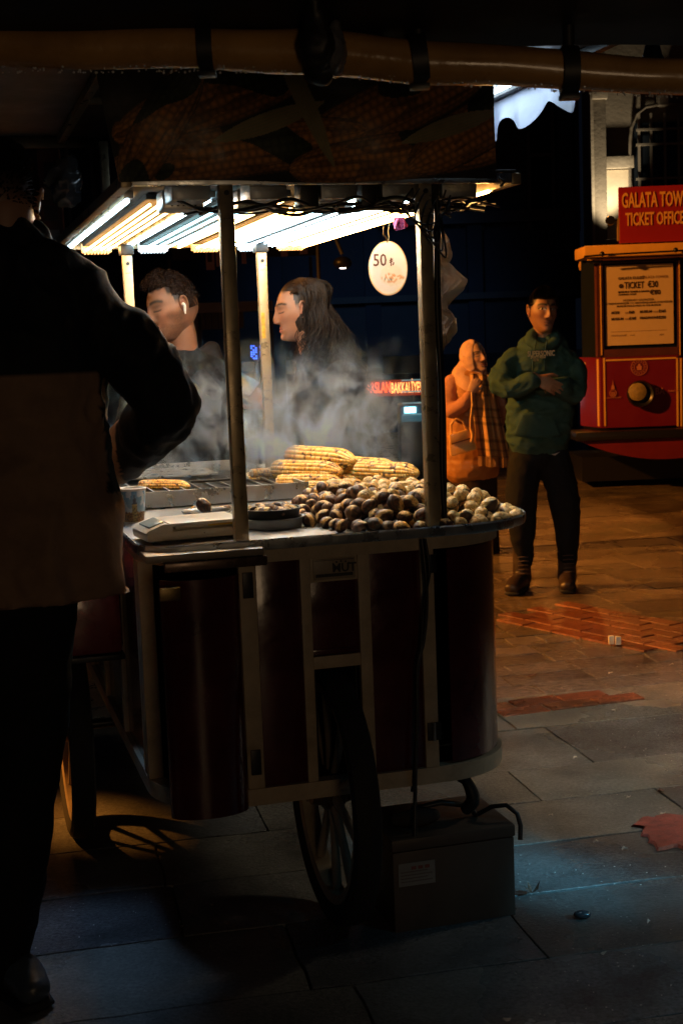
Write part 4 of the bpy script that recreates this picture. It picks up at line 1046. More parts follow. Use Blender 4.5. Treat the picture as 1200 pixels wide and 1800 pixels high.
e2=at(1077,688,TY-.009); em2=mk('tower_emblem',lathe(e2+Vector((0,0,-.015)),(0,1,0),[(.028,-.001),(.032,-.001),(.032,.001),(.028,.001)],28),el,tr)
mk('tower_spire',G().poly([(-.016,.02),(.016,.02),(.012,.045),(.004,.06),(0,.10),(-.004,.06),(-.012,.045)],.002,lambda x,y,d:e2+Vector((x,d-.001,y))),el,em2,smooth=False)
for k in range(5): a=math.radians(20+32*k); mk('emblem_bar',G().box((e2.x-.02+.009*k,e2.y-.001,e2.z-.04),(e2.x-.016+.009*k,e2.y+.001,e2.z-.002)),el,em2,smooth=False)
text('GALATA KULESİ',pos=at(1065,699.5,TY-.009),size=.018,m=el,parent=em2,sx=1)
e3=at(1158,688,TY-.009); text('BA',pos=e3+Vector((-.035,0,0)),size=.085,m=el,parent=tr,sx=.8,name='monogram'); text('TÜRKİYE',pos=e3+Vector((.075,0,.0)),size=.022,m=el,parent=tr)
q=at(1021,652,TY+.36); text('34',pos=q+Vector((.02,-.03,0)),size=.20,m=mt('number_gold',(.60,.45,.25),.5),parent=tr,sx=.62,bold=.004,rot=Matrix.Rotation(math.radians(-38),3,'Z'))
# sign on the roof
sgn=empty('ticket_sign',Vector((at(1150,420,TY).x,TY,at(1150,425,TY).z)),'red board reading GALATA TOWER TICKET OFFICE on the tram roof','sign')
pbox('board',1086.5,325,1330,423,TY,.05,mat('sign_red',(.30,.010,.018),.5,0,.05,5),sgn,dy=-.05)
pbox('board_edge',1084,384,1087,423,TY,.05,mt('flood_body',(.25,.16,.06),.6),sgn,dy=-.04)
st_=mt('sign_letter',(.80,.42,.10),.5)
text('GALATA TOWER',pos=at(1092,353.5,TY-.055),size=.175,m=st_,parent=sgn,sx=.455,bold=.0035,ext=.002)
text('TICKET OFFICE',pos=at(1099,386.5,TY-.055),size=.150,m=st_,parent=sgn,sx=.49,bold=.003,ext=.002)
mk('round_mirror',lathe(at(1072,387,TY-.02),(0,1,0),[(.001,-.02),(.035,-.02),(.042,0),(.035,.02),(.001,.02)],24),tdark,sgn)
mk('mirror_arm',G().tube([at(1075,387,TY-.01),at(1086,387,TY-.01)],.008,6),tdark,sgn)
# =================================================================== FOREGROUND roll of tarpaulin
tarp=mat('wet_tarpaulin',(.42,.23,.07),.26,0,.30,7,.0015,35,.12,coat=.4)
rl=empty('rolled_awning',at(560,90,2.2)-Vector((0,0,.05)),'thick wet rolled tarpaulin tied with dark straps across the top of the view','rolled tarpaulin')
def roll(pts,r):
    g=G().limb(pts,r,28,None,10); 
    for i,p in enumerate(g.v):
        d=nz(p+Vector((1,1,1)),7)*.004+nz(Vector((p.x*3,p.y*30,p.z*30)),1)*.0035; g.v[i]=p+Vector((0,0,d))
    return g
rA=roll([at(-160,78,2.2),at(120,82,2.2),at(360,84,2.2),at(545,88,2.2)],[.030,.031,.029,.033])
rB=roll([at(560,90,2.2),at(700,104,2.2),at(900,116,2.2),at(1100,130,2.2),at(1330,140,2.2)],[.033,.031,.030,.028,.028])
ra=mk('tarpaulin_roll',rA,tarp,rl,ang=80); rb=mk('tarpaulin_roll',rB,tarp,rl,ang=80)
strapm=mat('strap_webbing',(.012,.012,.013),.5,0,.2,40)
def strap(px,py,r=.036,w=.011,tilt=0):
    c=at(px,py,2.2); s=mk('strap',lathe(c,(1,0,tilt),[(r-.003,-w),(r,-w),(r,w),(r-.003,w)],32),strapm,rl)
    mk('buckle',G().box((c.x-w*1.25,c.y-.012,c.z-r-.006),(c.x+w*1.25,c.y+.014,c.z-r+.002),None,.002),black_plastic,s)
    cable([c+Vector((0,0,r)),c+Vector((0.0,0,r+.06)),c+Vector((.002,0,r+.2))],.009,'strap_tail',strapm,s)
strap(362,84); strap(736,105,.037,.012,.1); strap(1000,124,.036,.012)
g=G(); 
for k in range(5): g.tube([at(535+7*k,40,2.16),at(541+7*k,80,2.155),at(538+8*k,118,2.175),at(548+6*k,132,2.2)],.0045,7)
kn=mk('tie_wrap',body(G().limb([at(550,-30,2.14),at(552,30,2.15),at(556,80,2.16),at(561,128,2.18)],[.012,.017,(.026,.034),.020],20,flat=(1,0,0)),.004,1,.008,22),strapm,rl)
tie2=mk('tie_wrap',body(G().limb([at(590,40,2.17),at(584,92,2.165),at(588,122,2.18)],[.008,.022,.014],16),.004,2,.003,40),mt('grey_film',(.10,.10,.11),.25,0,.2,30,coat=.4),rl)
# droplets hanging under the roll
random.seed(5); drop=G()
for G_ in (rA,rB):
    low=[p for p in G_.v]
for k in range(220):
    px=random.uniform(0,1190); base=118+ (0 if px<545 else (px-545)*.075)+ (px-545)*.0; 
    yy=(90 if px<545 else 100+(px-560)*.055)
    c=at(px,yy,2.2); a=random.uniform(-2.3,-1.2); r=.030+.0015
    drop.ball(c+Vector((0,-abs(math.cos(a))*r*.6-.004,math.sin(a)*r)),random.uniform(.0009,.0022),6,4)
mk('water_drops',drop,mat('water_drop',(.7,.7,.7),.05,0,spec=.8),rl,kind='stuff')
# dark awning sheet above the roll
g=G(); 
def awf(a,b): return Vector((-1.3+2.6*a, 2.235-.75*b, 1.868-.085*max(0,a-.5)*1.2+.33*b+.010*nz((a*8,b*4,0))))
g.grid(awf,40,12); g.grid(lambda a,b:awf(a,b)+Vector((0,0,.006)),40,12)
mk('awning_sheet',g,mat('black_awning',(.012,.012,.013),.5,0,.3,6,.002,20,.1),rl)
# little hanging metal ornament top right
oc=at(1146,70,2.4); orn=empty('hanging_bell',oc-Vector((0,0,.06)),'small dark metal bell hanging at the top right edge above the tram','bell')
mk('bell',lathe(oc-Vector((0,0,.045)),(0,0,1),[(.003,.05),(.010,.046),(.016,.02),(.026,.0),(.023,.0),(.012,.02),(.006,.044)],28),dark_metal,orn)
mk('chain',G().tube([oc+Vector((0,0,.0)),oc+Vector((.002,0,.06)),oc+Vector((0,0,.14))],.0018,6),brass,orn)
# hanging plastic bag and stall poster behind the seller's head
bgm=mat('clear_bag',(.05,.055,.06),.18,0,.2,20,.002,30,coat=.5)
tag(mk('plastic_bag',body(G().limb([at(128,285,4.2),at(112,315,4.2),at(118,350,4.2)],[(.02,.015),(.050,.03),(.035,.02)],18,(1,0,0)),.008,1,.02,14),bgm,ang=25),'crumpled clear plastic bag hanging beside the cart roof near the seller','bag')
ps_=empty('stall_poster',Vector((at(90,340,5).x,5,0)),'dim printed menu poster on a dark stand behind the seller ear','poster')
pbox('panel',70,262,108,440,5,.03,mt('poster_dark',(.10,.035,.03),.6),ps_); pbox('poster_footer',74,404,106,438,5,.004,mt('poster_pale',(.22,.2,.19),.6),ps_,dy=-.006)
for k in range(3): pbox('poster_picture',78,285+38*k,102,312+38*k,5,.004,mt('poster_food%d'%k,((.03,.02,.02),(.15,.10,.06),(.04,.03,.03))[k],.6),ps_,dy=-.006)
pbox('stand',84,441,92,1010,5,.04,black_plastic,ps_)
# =================================================================== PEOPLE
def ss(a,b,x):
    t=max(0,min(1,(x-a)/(b-a))); return t*t*(3-2*t)
def ga(x,s): return math.exp(-(x/s)**2/2)
def head(center,yaw,pitch=0,rollr=0,scale=1.0,skin=(.46,.27,.18),brow=(.04,.025,.018),beard=None,lips=(.36,.15,.12),eyes='open',scalp=None,female=False,scalpline=.045,fade=0.0,nose=1.0):
    Mx=Matrix.Translation(center)@Matrix.Rotation(yaw,4,'Z')@Matrix.Rotation(pitch,4,'X')@Matrix.Rotation(rollr,4,'Y')@Matrix.Scale(scale,4)
    g=G(); seg,ring=132,110; vs=[];cs=[]
    def surf(th,ph):
        dx,dy,dz=math.sin(th)*math.sin(ph),math.sin(th)*math.cos(ph),math.cos(th)
        t=max(0,-dz); w=.072*(1-.34*t**1.45)*(1-(.06 if female else 0)); x=w*dx*(1+.12*(1-abs(dz))*0)
        z=.118*dz; y=(.092*dy+.002)
        sgnx=1 if dx>0 else -1
        x=sgnx*(abs(dx)**.92)*w
        if dy<0: y-= .010*(1-t); y*=1-.42*ss(.2,1,t)
        f=ss(-.1,.55,dy)
        y+= .040*ss(.25,1,t)*ss(-.3,.6,dy)*(1-.35*ss(.85,1,t))
        # face plane flattening
        ax=abs(x)
        y-= .004*ga(ax-.06,.02)*f
        y+= f*(.0045*ga(z-.034,.009)*ga(ax-.022,.022))             # brow ridge
        y-= f*(.0105*ga(z-.014,.011)*ga(ax-.031,.014))             # sockets
        y+= f*(.0062*ga(z-.012,.0075)*ga(ax-.031,.0105))           # lids
        nh=0
        if -.045<z<.03: nh=(.006+.019*ss(.026,-.024,z)**1.1)*ss(-.041,-.030,z)*nose
        nw=.0062+.0040*ss(.0,-.03,z)
        y+= f*nh*ga(ax,nw)
        y+= f*.0085*ga(z+.030,.0065)*ga(ax-.0125,.0055)*nose          # wings
        y-= f*.003*ga(z+.043,.004)*ga(ax,.004)
        y+= f*(.0058*ga(z+.0525,.0042)*ga(ax,.016)+.0068*ga(z+.0645,.0048)*ga(ax,.014)-.0035*ga(z+.0585,.0022)*ga(ax,.020))
        y-= f*.003*ga(z+.076,.006)*ga(ax,.018)
        y+= f*.0075*ga(z+.096,.012)*ga(ax,.018)
        y+= f*.004*ga(z+.016,.018)*ga(ax-.043,.014)
        x*=1+.03*ga(z+.015,.02)*f
        return Vector((x,y,z)),dy
    for i in range(ring+1):
        th=math.pi*i/ring
        for k in range(seg):
            a=2*math.pi*k/seg; ph=a-.45*math.sin(a)*.6
            p,dy=surf(th,ph); x,y,z=p; ax=abs(x); c=Vector(skin)
            f=ss(.0,.4,dy)
            n_=nz(p,40)*.08; c=c*(1+n_)
            c=c.lerp(Vector((skin[0]*1.05,skin[1]*.72,skin[2]*.68)),.35*f*(ga(z+.02,.02)*ga(ax-.042,.016)+ga(z+.026,.012)*ga(ax,.012)))
            c=c.lerp(Vector(lips),f*min(1,1.3*ga(ax,.017)**1.5*(ga(z+.0525,.004)+ga(z+.0645,.005))))
            c=c.lerp(Vector((.10,.03,.025)),f*.9*ga(z+.0583,.0014)*ss(.026,.018,ax))
            bz=.0345+.004*ga(ax-.034,.012)-.30*max(0,ax-.04)
            c=c.lerp(Vector(brow),f*min(1,1.3*ga(z-bz,.0028 if female else .0040)*ss(.008,.014,ax)*ss(.056,.048,ax)))
            c=c.lerp(c*.45,f*.7*ga(z-.020,.005)*ga(ax-.031,.013))  # shade of the eye sockets put into the skin colour
            if eyes=='open':
                e=((ax-.031)/.0125)**2+((z-.0125)/.0048)**2
                if e<1.25 and dy>0: c=Vector((.62,.58,.52))
                if dy>0 and ((ax-.0325)/.0055)**2+((z-.013)/.0052)**2<1 and e<1: c=Vector((.02,.012,.008))
                if 1.25<=e<2.6 and z>.0125 and dy>0: c=Vector((.012,.008,.006))
            else:
                lz=.0065-.0025*ga(ax-.031,.012)+.0
                c=c.lerp(Vector((.02,.012,.01)),f*min(1,1.3*ga(z-lz,.0016)*ss(.014,.02,ax)*ss(.049,.043,ax)))
            if beard:
                bm_=ss(-.038,-.056,z+.012*ga(ax-.062,.012))*ss(-.35,.0,dy)*(1-min(1,1.2*ga(ax,.017)*ga(z+.058,.010)))
                bm_=max(bm_, .8*ga(z+.0445,.0045)*ss(.026,.016,ax)*f)
                if ax>.045: bm_=max(bm_,ss(.0,-.03,z)*ss(.045,.06,ax)*ss(-.12,.1,dy))
                c=c.lerp(Vector(beard),bm_*.52*(.75+.5*nz(p,220)))
            if scalp:
                hl=scalpline+.006*nz(p,60)+(-.030*ss(.045,.066,ax) if dy>.2 else 0)
                hair=ss(hl,hl+.012,z) if dy>.25 else ss(-.05 if dy<-.2 else .0,.01 if dy<-.2 else .035,z)
                if -.2<=dy<=.25: hair=max(hair, ss(.012,.03,z))
                c=c.lerp(Vector(scalp),hair*(1-fade*ss(.05,-.02,z)))
            vs.append(Mx@p); cs.append(tuple(c))
    g.v=vs; g.c=cs
    for i in range(ring):
        for k in range(seg): g.f.append((i*seg+k,(i+1)*seg+k,(i+1)*seg+(k+1)%seg,i*seg+(k+1)%seg))
    # ears
    for sx in (-1,1):
        e=G(); n=0
        ecol=(skin[0]*1.02,skin[1]*.80,skin[2]*.75)
        e.ball((sx*.073,-.006,.002),(.008,.016,.029),14,10,col=ecol)
        pts=[Vector((sx*(.079+.004*math.sin(t)),-.006-.015*math.cos(t*1.0),.006+.026*math.sin(t))) for t in [(-1.1+.35*k) for k in range(12)]]
        e.tube(pts,[.0042]*12,6,col=tuple(skin))
        e.ball((sx*.076,.002,-.026),(.005,.006,.007),10,8,col=tuple(skin))
        e.ball((sx*.0775,-.004,.002),(.004,.007,.012),10,8,col=tuple(q*.35 for q in skin))
        g.add([Mx@v for v in e.v],e.f); g.c[-len(e.v):]=e.c
    return g,Mx
def hand(wrist,direc,palmn,L=.185,curl=(.25,.3,.35,.4),side=1,thumb=.5,vox=.0035,skin=(.46,.27,.18)):
    y=Vector(direc).normalized(); z=-Vector(palmn); z=(z-y*z.dot(y)).normalized(); x=y.cross(z)*side   # palm faces -z, thumb on +x
    s=L/.185; T=lambda a,b,c: Vector(wrist)+(x*a+y*b+z*c)*s
    g=G(); g.limb([T(0,-.03,0),T(0,.0,0),T(.002,.045,0),T(0,.085,0)],[(.026*s,.019*s),(.027*s,.017*s),(.040*s,.015*s),(.039*s,.012*s)],16,flat=x)
    for k,(bx,by,ln) in enumerate(((.028,.088,.072),(.010,.094,.080),(-.009,.091,.075),(-.027,.083,.058))):
        an=0; p=Vector((bx,by-.02,0)); pts=[T(*p)]; p=Vector((bx*1.02,by,0)); pts.append(T(*p)); sp=bx*1.2
        for j,fr in enumerate((.42,.32,.26)):
            an+=curl[k]*(1.0 if j==0 else 1.25); l=ln*fr
            p=p+Vector((sp*.12*fr,math.cos(an)*l,-math.sin(an)*l)); pts.append(T(*p))
        g.limb(pts,[.0085*s,.0092*s,.0085*s,.0078*s,.0062*s],10,sub=3)
    g.limb([T(.018,.012,-.004),T(.038,.040,-.008),T(.050+.012*(1-thumb),.066,-.014-.012*thumb),T(.052+.018*(1-thumb),.090,-.02-.022*thumb)],[.013*s,.0125*s,.0105*s,.0078*s],10,sub=4)
    o=body(g,vox,3); o.c=[tuple(skin)]*len(o.v); return o
def join(*gs):
    o=G()
    for g in gs:
        n=len(o.v); o.v+=g.v; o.f+=[tuple(i+n for i in f) for f in g.f]; o.c+=g.c
    return o
def col(g,c):
    g.c=[tuple(c)]*len(g.v); return g
def strands(Mx,n,fn,r=.0012,seg=12,seed=1):
    rnd=random.Random(seed); g=G()
    for i in range(n):
        pts=fn(rnd,i); m=len(pts)
        g.tube([Mx@Vector(p) for p in pts],[r*(1-.7*k/(m-1)) for k in range(m)],3,False)
    return g
def hairmat(name,c,rough=.45): return mat(name,c,rough+.1,0,.35,60,.0003,300,spec=.3)

# ---- young man with the earphone, behind the far end of the cart
Y1=5.42
def q1(x,y,d=0): return at(x,y,Y1+d)
sk1=(.24,.115,.068)
h1,M1=head(q1(303,540,.02),math.radians(126),math.radians(-14),math.radians(4),1.04,sk1,(.02,.012,.008),beard=(.020,.012,.009),eyes='down',scalp=(.010,.007,.005),scalpline=.070,fade=.35,nose=1.05)
nk=body(G().limb([q1(314,560,.04),q1(322,605,.05),q1(322,660,.06)],[.054,.056,.080],20).limb([q1(310,650,.06),q1(310,760,.05),q1(310,900,.05)],[(.17,.09),(.17,.10),(.16,.10)],24,flat=(1,0,0)).limb([q1(310,900,.05),q1(290,1100,.1),q1(285,1290,.1)],[.10,.07,.05],16).limb([q1(325,900,.05),q1(340,1100,.1),q1(342,1290,.1)],[.10,.07,.05],16),.012,3)
p1=mk('person',join(h1,col(nk,sk1)),skin_v,ang=80)
tag(p1,'young man with curly hair and a white earphone looking down behind the cart','person')
j1=body(G().limb([q1(318,640,.05),q1(312,700,.05),q1(310,800,.05),q1(308,930,.05)],[(.15,.085),(.205,.125),(.20,.13),(.19,.12)],28,flat=(1,0,0))
  .limb([q1(255,668,.02),q1(232,760,-.02),q1(230,850,-.10)],[.075,.062,.05],18).limb([q1(375,662,.05),q1(404,745,.02),q1(400,850,-.08),q1(352,880,-.25)],[.078,.064,.055,.042],18),.009,2,.014,9,(1,1,1.4))
jk1=mk('jacket',j1,fabric('black_jacket',(.006,.007,.009),.2),p1,ang=80)
cl=body(G().limb([q1(285,640,-.03),q1(300,658,-.06),q1(330,655,-.04),q1(352,628,.06),q1(372,612,.10)],[.020,.022,.022,.026,.028],14).limb([q1(372,612,.10),q1(380,640,.08),q1(352,655,.02)],[.03,.03,.02],12),.006,2,.004,16)
mk('collar',cl,fabric('ribbed_hood',(.012,.009,.009),.3),p1,ang=80)
mk('lapel',body(G().limb([q1(348,655,-.08),q1(375,690,-.10),q1(372,700,-.10)],[(.03,.008),(.035,.008),(.01,.006)],14,flat=(1,0,.4)),.005,2),fabric('black_lapel',(.020,.022,.028),.2),jk1,ang=70)
mk('sweater',body(G().limb([q1(296,645,-.05),q1(305,665,-.075),q1(312,720,-.09)],[(.05,.03),(.055,.03),(.06,.03)],16,flat=(1,0,0)),.006,2),fabric('black_sweater',(.012,.012,.014)),p1,ang=70)
mk('trousers',body(G().limb([q1(308,930,.05),q1(288,1100,.1),q1(284,1275,.1)],[.12,.09,.07],16).limb([q1(320,930,.05),q1(342,1100,.1),q1(342,1275,.1)],[.12,.09,.07],16),.012,2,.005),fabric('black_trousers',(.012,.012,.014)),p1,ang=80)
def curls(rnd,i):
    while True:
        a=rnd.uniform(0,2*math.pi); t=rnd.uniform(0,1); th=t*1.6; d=Vector((math.sin(th)*math.cos(a),math.sin(th)*math.sin(a),math.cos(th)))
        if (d.y<=.15 and d.z>(.35 if d.y>-.3 else .0)) or (d.y>.15 and d.z>.66): break
    if d.y<-.2 and d.z<.3: d.z+=.1; d.normalize()
    base=Vector((d.x*.071,d.y*.088,d.z*.116)); e1=d.orthogonal().normalized(); e2=d.cross(e1); ph=rnd.uniform(0,6.28); rr=rnd.uniform(.004,.0085); ln=rnd.uniform(.010,.034)*(1.15 if d.y>0 else .75)
    lean=Vector((0,.010,0)) if d.y>0 else Vector((0,0,0))
    return [base+d*(ln*k/13)+lean*(k/13)+(e1*math.cos(ph+k*.95)+e2*math.sin(ph+k*.95))*rr*min(1,k/3) for k in range(14)]
hm1=hairmat('curly_brown_hair',(.018,.008,.005))
hg=strands(M1,1500,curls,.0021,seed=4)
base=G().ball((0,0,0),(1,1,1),40,24); 
for i,v in enumerate(base.v):
    v=Vector(v); d=v.normalized(); k=1.05+.035*nz(d,6); p=Vector((d.x*.072,d.y*.09-.004,d.z*.118))*k
    lim=.080 if d.y>.1 else (.03 if d.y>-.3 else -.02)
    if p.z<lim: p=p*(.88 if p.z>-.02 else .68)
    base.v[i]=M1@p
mk('hair',join(hg,base),hm1,p1,ang=80)
# earphone
ear1=M1@Vector((-.086,-.001,.004))
eg=G().limb([M1@Vector((-.088,.003,.004)),M1@Vector((-.090,.000,-.004)),M1@Vector((-.089,.006,-.030))],[.0065,.0055,.0035],10)
tag(mk('earphone',eg,mat('earphone_white',(.80,.80,.78),.25,coat=.3),ang=80),'white wireless earphone in the young man ear','earphone')

# ---- woman in profile
Y2=5.50
def q2(x,y,d=0): return at(x,y,Y2+d)
sk2=(.31,.165,.11)
h2,M2=head(q2(529,545,0),math.radians(95),math.radians(-9),0,.985,sk2,(.02,.012,.01),eyes='down',scalp=(.007,.004,.004),scalpline=.074,female=True,lips=(.34,.13,.11),nose=.88)
nk=body(G().limb([q2(538,570),q2(548,610),q2(560,650)],[.050,.052,.07],20).limb([q2(575,680,.02),q2(585,780,.02),q2(590,920,.02)],[(.11,.15),(.12,.16),(.11,.15)],24,flat=(1,0,0)).limb([q2(585,920),q2(580,1100),q2(575,1270)],[.09,.07,.05],14).limb([q2(605,920,.1),q2(600,1100,.1),q2(595,1270,.1)],[.09,.07,.05],14).limb([q2(590,690,-.12),q2(560,790,-.12),q2(480,720,-.1)],[.04,.035,.025],14),.012,3)
hd2=hand(q2(468,712,-.10),(-.72,.05,.62),(-.3,.9,.0),.165,(.55,.6,.65,.7),-1,.3,.0035,sk2)
p2=mk('person',join(h2,col(nk,sk2),hd2),skin_v,ang=80)
tag(p2,'long haired woman in profile looking down at a phone behind the steaming corn','person')
j2=body(G().limb([q2(560,640,.0),q2(575,700,.02),q2(590,800,.02),q2(600,960,.02)],[(.085,.11),(.145,.19),(.165,.20),(.17,.19)],28,flat=(1,0,0))
  .limb([q2(595,665,-.15),q2(615,760,-.18),q2(570,815,-.22)],[.075,.068,.058],18).limb([q2(575,815,-.22),q2(520,775,-.18),q2(476,722,-.12)],[.058,.05,.036],18),.009,2,.014,9,(1,1,1.4))
mk('jacket',j2,fabric('dark_wool_jacket',(.008,.010,.015),.25,.0012,160),p2,ang=80)
mk('trousers',body(G().limb([q2(595,950),q2(582,1100),q2(575,1265)],[.12,.09,.07],16).limb([q2(610,950,.1),q2(602,1100,.1),q2(595,1265,.1)],[.12,.09,.07],16),.012,2,.005),fabric('dark_trousers',(.014,.014,.018)),p2,ang=80)
def lh(rnd,i):
    # root on the scalp then falling
    a=rnd.uniform(-2.6,2.6); th=rnd.uniform(.0,1.1); side=1 if a>0 else -1
    d=Vector((math.sin(th)*math.sin(a),-math.sin(th)*math.cos(a)*.9,math.cos(th)))
    root=Vector((d.x*.074,d.y*.094-.004,d.z*.122+.002))
    if root.y>.045: root.y=.045
    front=rnd.random()<.38
    pts=[root]; out=Vector((.080*side,-.038 if not front else -.020,.0))
    out.x*=rnd.uniform(.9,1.12); out.y+=rnd.uniform(-.055,.02)
    if rnd.random()<.4: out=Vector((rnd.uniform(-.06,.06),-.108,.02))
    pts.append(root.lerp(out,.5)+Vector((out.x*.28,out.y*.22 -.006,.035)));pts.append(out)
    ln=rnd.uniform(.30,.46); drift=Vector((rnd.uniform(-.03,.05)*side,rnd.uniform(-.16,-.02) if not front else rnd.uniform(-.06,.05),0)); w=rnd.uniform(.010,.026); ph=rnd.uniform(0,6)
    for k in range(1,11):
        t=k/10; pts.append(out+Vector((0,0,-ln*t))+drift*t+Vector((w*math.sin(ph+t*13)*1.2,w*math.cos(ph*1.3+t*12)*1.5,0))*min(1,t*3))
    # smooth
    Q=[]
    for j in range(len(pts)-1):
        for s in (0,.5):
            p0=pts[max(j-1,0)];p1_=pts[j];p2_=pts[j+1];p3=pts[min(j+2,len(pts)-1)]
            Q.append(.5*((2*p1_)+(p2_-p0)*s+(2*p0-5*p1_+4*p2_-p3)*s*s+(3*p1_-p0-3*p2_+p3)*s**3))
    return Q
hm2=hairmat('long_brown_hair',(.008,.005,.0045),.5)
cap=G().ball((0,0,0),(1,1,1),40,24)
for i,v in enumerate(cap.v):
    d=Vector(v).normalized(); k=1.035; p=Vector((d.x*.073,d.y*.094-.004,d.z*.118))*k
    if d.y>.1 and p.z<.080: p*=.90
    elif d.y>-.35 and p.z<.03: p*=.92
    cap.v[i]=M2@p
M2h=Matrix.Translation(M2.translation)@Matrix.Rotation(math.radians(95),4,'Z')
mk('hair',join(strands(M2h,2600,lh,.0013,seed=9),cap),hm2,p2,ang=80)
mk('earring',G().ball(M2@Vector((-.074,-.002,-.034)),.0055,10,8),steel,p2)
ph=empty('phone',q2(440,690,-.13),'purple edged smartphone held in the woman hand','phone')
PM=Matrix.Rotation(math.radians(-22),3,'Z')@Matrix.Rotation(math.radians(28),3,'Y')@Matrix.Rotation(math.radians(-35),3,'X')
pc=q2(432,676,-.15)
PT=lambda x,y,z: pc+PM@Vector((x,y,z))
mk('phone_body',G().box((-.062,-.004,-.034),(.040,.004,.034),PT,.003),mat('phone_purple',(.10,.07,.16),.25,.3,coat=.4),ph)
mk('screen',G().box((-.060,-.0052,-.031),(.036,-.0042,.031),PT,.0004),mat('phone_screen',(.02,.05,.05),.1,emis=(.08,.06,.20),estr=.10),ph)

# ---- man in the green hoodie with crossed arms
Y3=7.85
def q3(x,y,d=0): return at(x,y,Y3+d)
sk3=(.30,.155,.085)
h3,M3=head(q3(953,547,-.02),math.radians(193),math.radians(-2),math.radians(-3),1.02,sk3,(.012,.008,.006),eyes='open',scalp=(.010,.008,.007),scalpline=.060,fade=.35,lips=(.24,.09,.06))
nk=body(G().limb([q3(953,560),q3(955,595,.02)],[.050,.058],20).limb([q3(953,615,.03),q3(950,700,.03),q3(945,780,.03)],[(.115,.06),(.12,.07),(.10,.06)],20,flat=(1,0,0)).limb([q3(930,795,.03),q3(918,890),q3(919,1000,.02)],[.06,.05,.030],14).limb([q3(970,795,.03),q3(991,890),q3(997,1000,.02)],[.06,.05,.030],14).limb([q3(915,640,.02),q3(885,680,-.08),q3(935,672,-.20)],[.025,.025,.022],14),.012,3)
ha=hand(q3(944,666,-.215),(.80,-.08,-.42),(.0,.95,-.1),.185,(.18,.24,.3,.42),-1,.35,.004,sk3)
hb=hand(q3(968,690,-.15),(-.8,.1,.3),(0,.8,-.2),.18,(.4,.45,.5,.6),1,.6,.004,sk3)
p3=mk('person',join(h3,col(nk,sk3),ha),skin_v,ang=80)
tag(p3,'young man in a green hoodie standing with crossed arms beside the red tram','person')
hoodm=fabric('green_hoodie_fabric',(.030,.075,.066),.12,.0008,260)
ho=body(G().limb([q3(954,606,.03),q3(953,640,.02),q3(950,700,.01),q3(946,745,.01),q3(944,775,.01)],[(.13,.085),(.195,.125),(.185,.125),(.178,.13),(.168,.125)],28,flat=(1,0,0))
  .limb([q3(908,630,.02),q3(887,650,-.03),q3(877,676,-.09)],[.060,.063,.060],18).limb([q3(876,676,-.09),q3(905,681,-.17),q3(936,668,-.215)],[.060,.052,.042],18)
  .limb([q3(996,632,.02),q3(1010,655,-.02),q3(1008,690,-.09)],[.058,.061,.058],18).limb([q3(1009,690,-.09),q3(985,680,-.16),q3(955,684,-.14)],[.058,.052,.045],18),.009,1,.018,9,(1,1,1.6))
hd=mk('hoodie',ho,hoodm,p3,ang=80)
mk('hood',body(G().limb([q3(932,600,-.06),q3(935,590,.0),q3(953,584,.07),q3(973,590,.0),q3(976,600,-.06),q3(955,612,-.10),q3(932,600,-.06)],[.028,.034,.040,.034,.028,.026,.028],16),.007,2,.004,14),hoodm,hd,ang=80)
mk('hem_band',body(G().limb([q3(944,776,.01),q3(944,786,.01)],[(.166,.122),(.150,.110)],28,flat=(1,0,0)),.008,2),hoodm,hd,ang=80)
mk('pocket',body(G().limb([q3(944,728,-.105),q3(944,765,-.115)],[(.09,.018),(.13,.016)],20,flat=(1,0,0)),.007,2,.002,12),hoodm,hd,ang=80)
for x0,x1 in ((938,936),(957,957)): mk('drawstring',G().tube([q3(x0+4,598,-.135),q3(x0+1,615,-.15),q3(x1,640,-.152),q3(x1,652,-.15)],.0045,8),hoodm,hd,ang=80)
it=mt('chest_print',(.62,.50,.30),.6)
text('SUPERSONIC',pos=q3(927,622.5,-.168),size=.042,m=it,parent=hd,sx=.60,bold=.0012,ext=.001)
text('SPORTS WEAR',pos=q3(932,628.5,-.168),size=.018,m=it,parent=hd,sx=.7,ext=.001,bold=.0004); text('CLUB',pos=q3(937,633,-.168),size=.016,m=it,parent=hd,sx=.7,ext=.001,bold=.0004)
tr3=body(G().limb([q3(943,780,.02),q3(943,800,.02)],[(.15,.11),(.15,.11)],20,flat=(1,0,0)).limb([q3(926,795,.02),q3(916,870,.0),q3(918,925,.0),q3(920,978,.02)],[.095,.088,.074,.052],18).limb([q3(968,795,.02),q3(990,870,.0),q3(996,925,.0),q3(997,980,.02)],[.095,.088,.072,.050],18),.010,3,.008,9,(1,1,1.2))
tm=fabric('black_sweatpants',(.006,.007,.009)); tq=mk('trousers',tr3,tm,p3,ang=80)
for x in (920,997): mk('cuff',body(G().limb([q3(x,974,.02),q3(x,986,.02)],[.058,.054],18),.007,2,.003,20),tm,tq,ang=80)
mk('print_mark',G().poly([(-.02,0),(0,-.008),(.03,.012),(0,.001)],.002,lambda x,y,d:q3(975,798,-.105)+Vector((x,d,y))),mt('chest_white',(.5,.5,.5),.6),tq,smooth=False)
bt=mat('dark_leather',(.035,.022,.015),.45,0,.3,20,.001,60,.1)
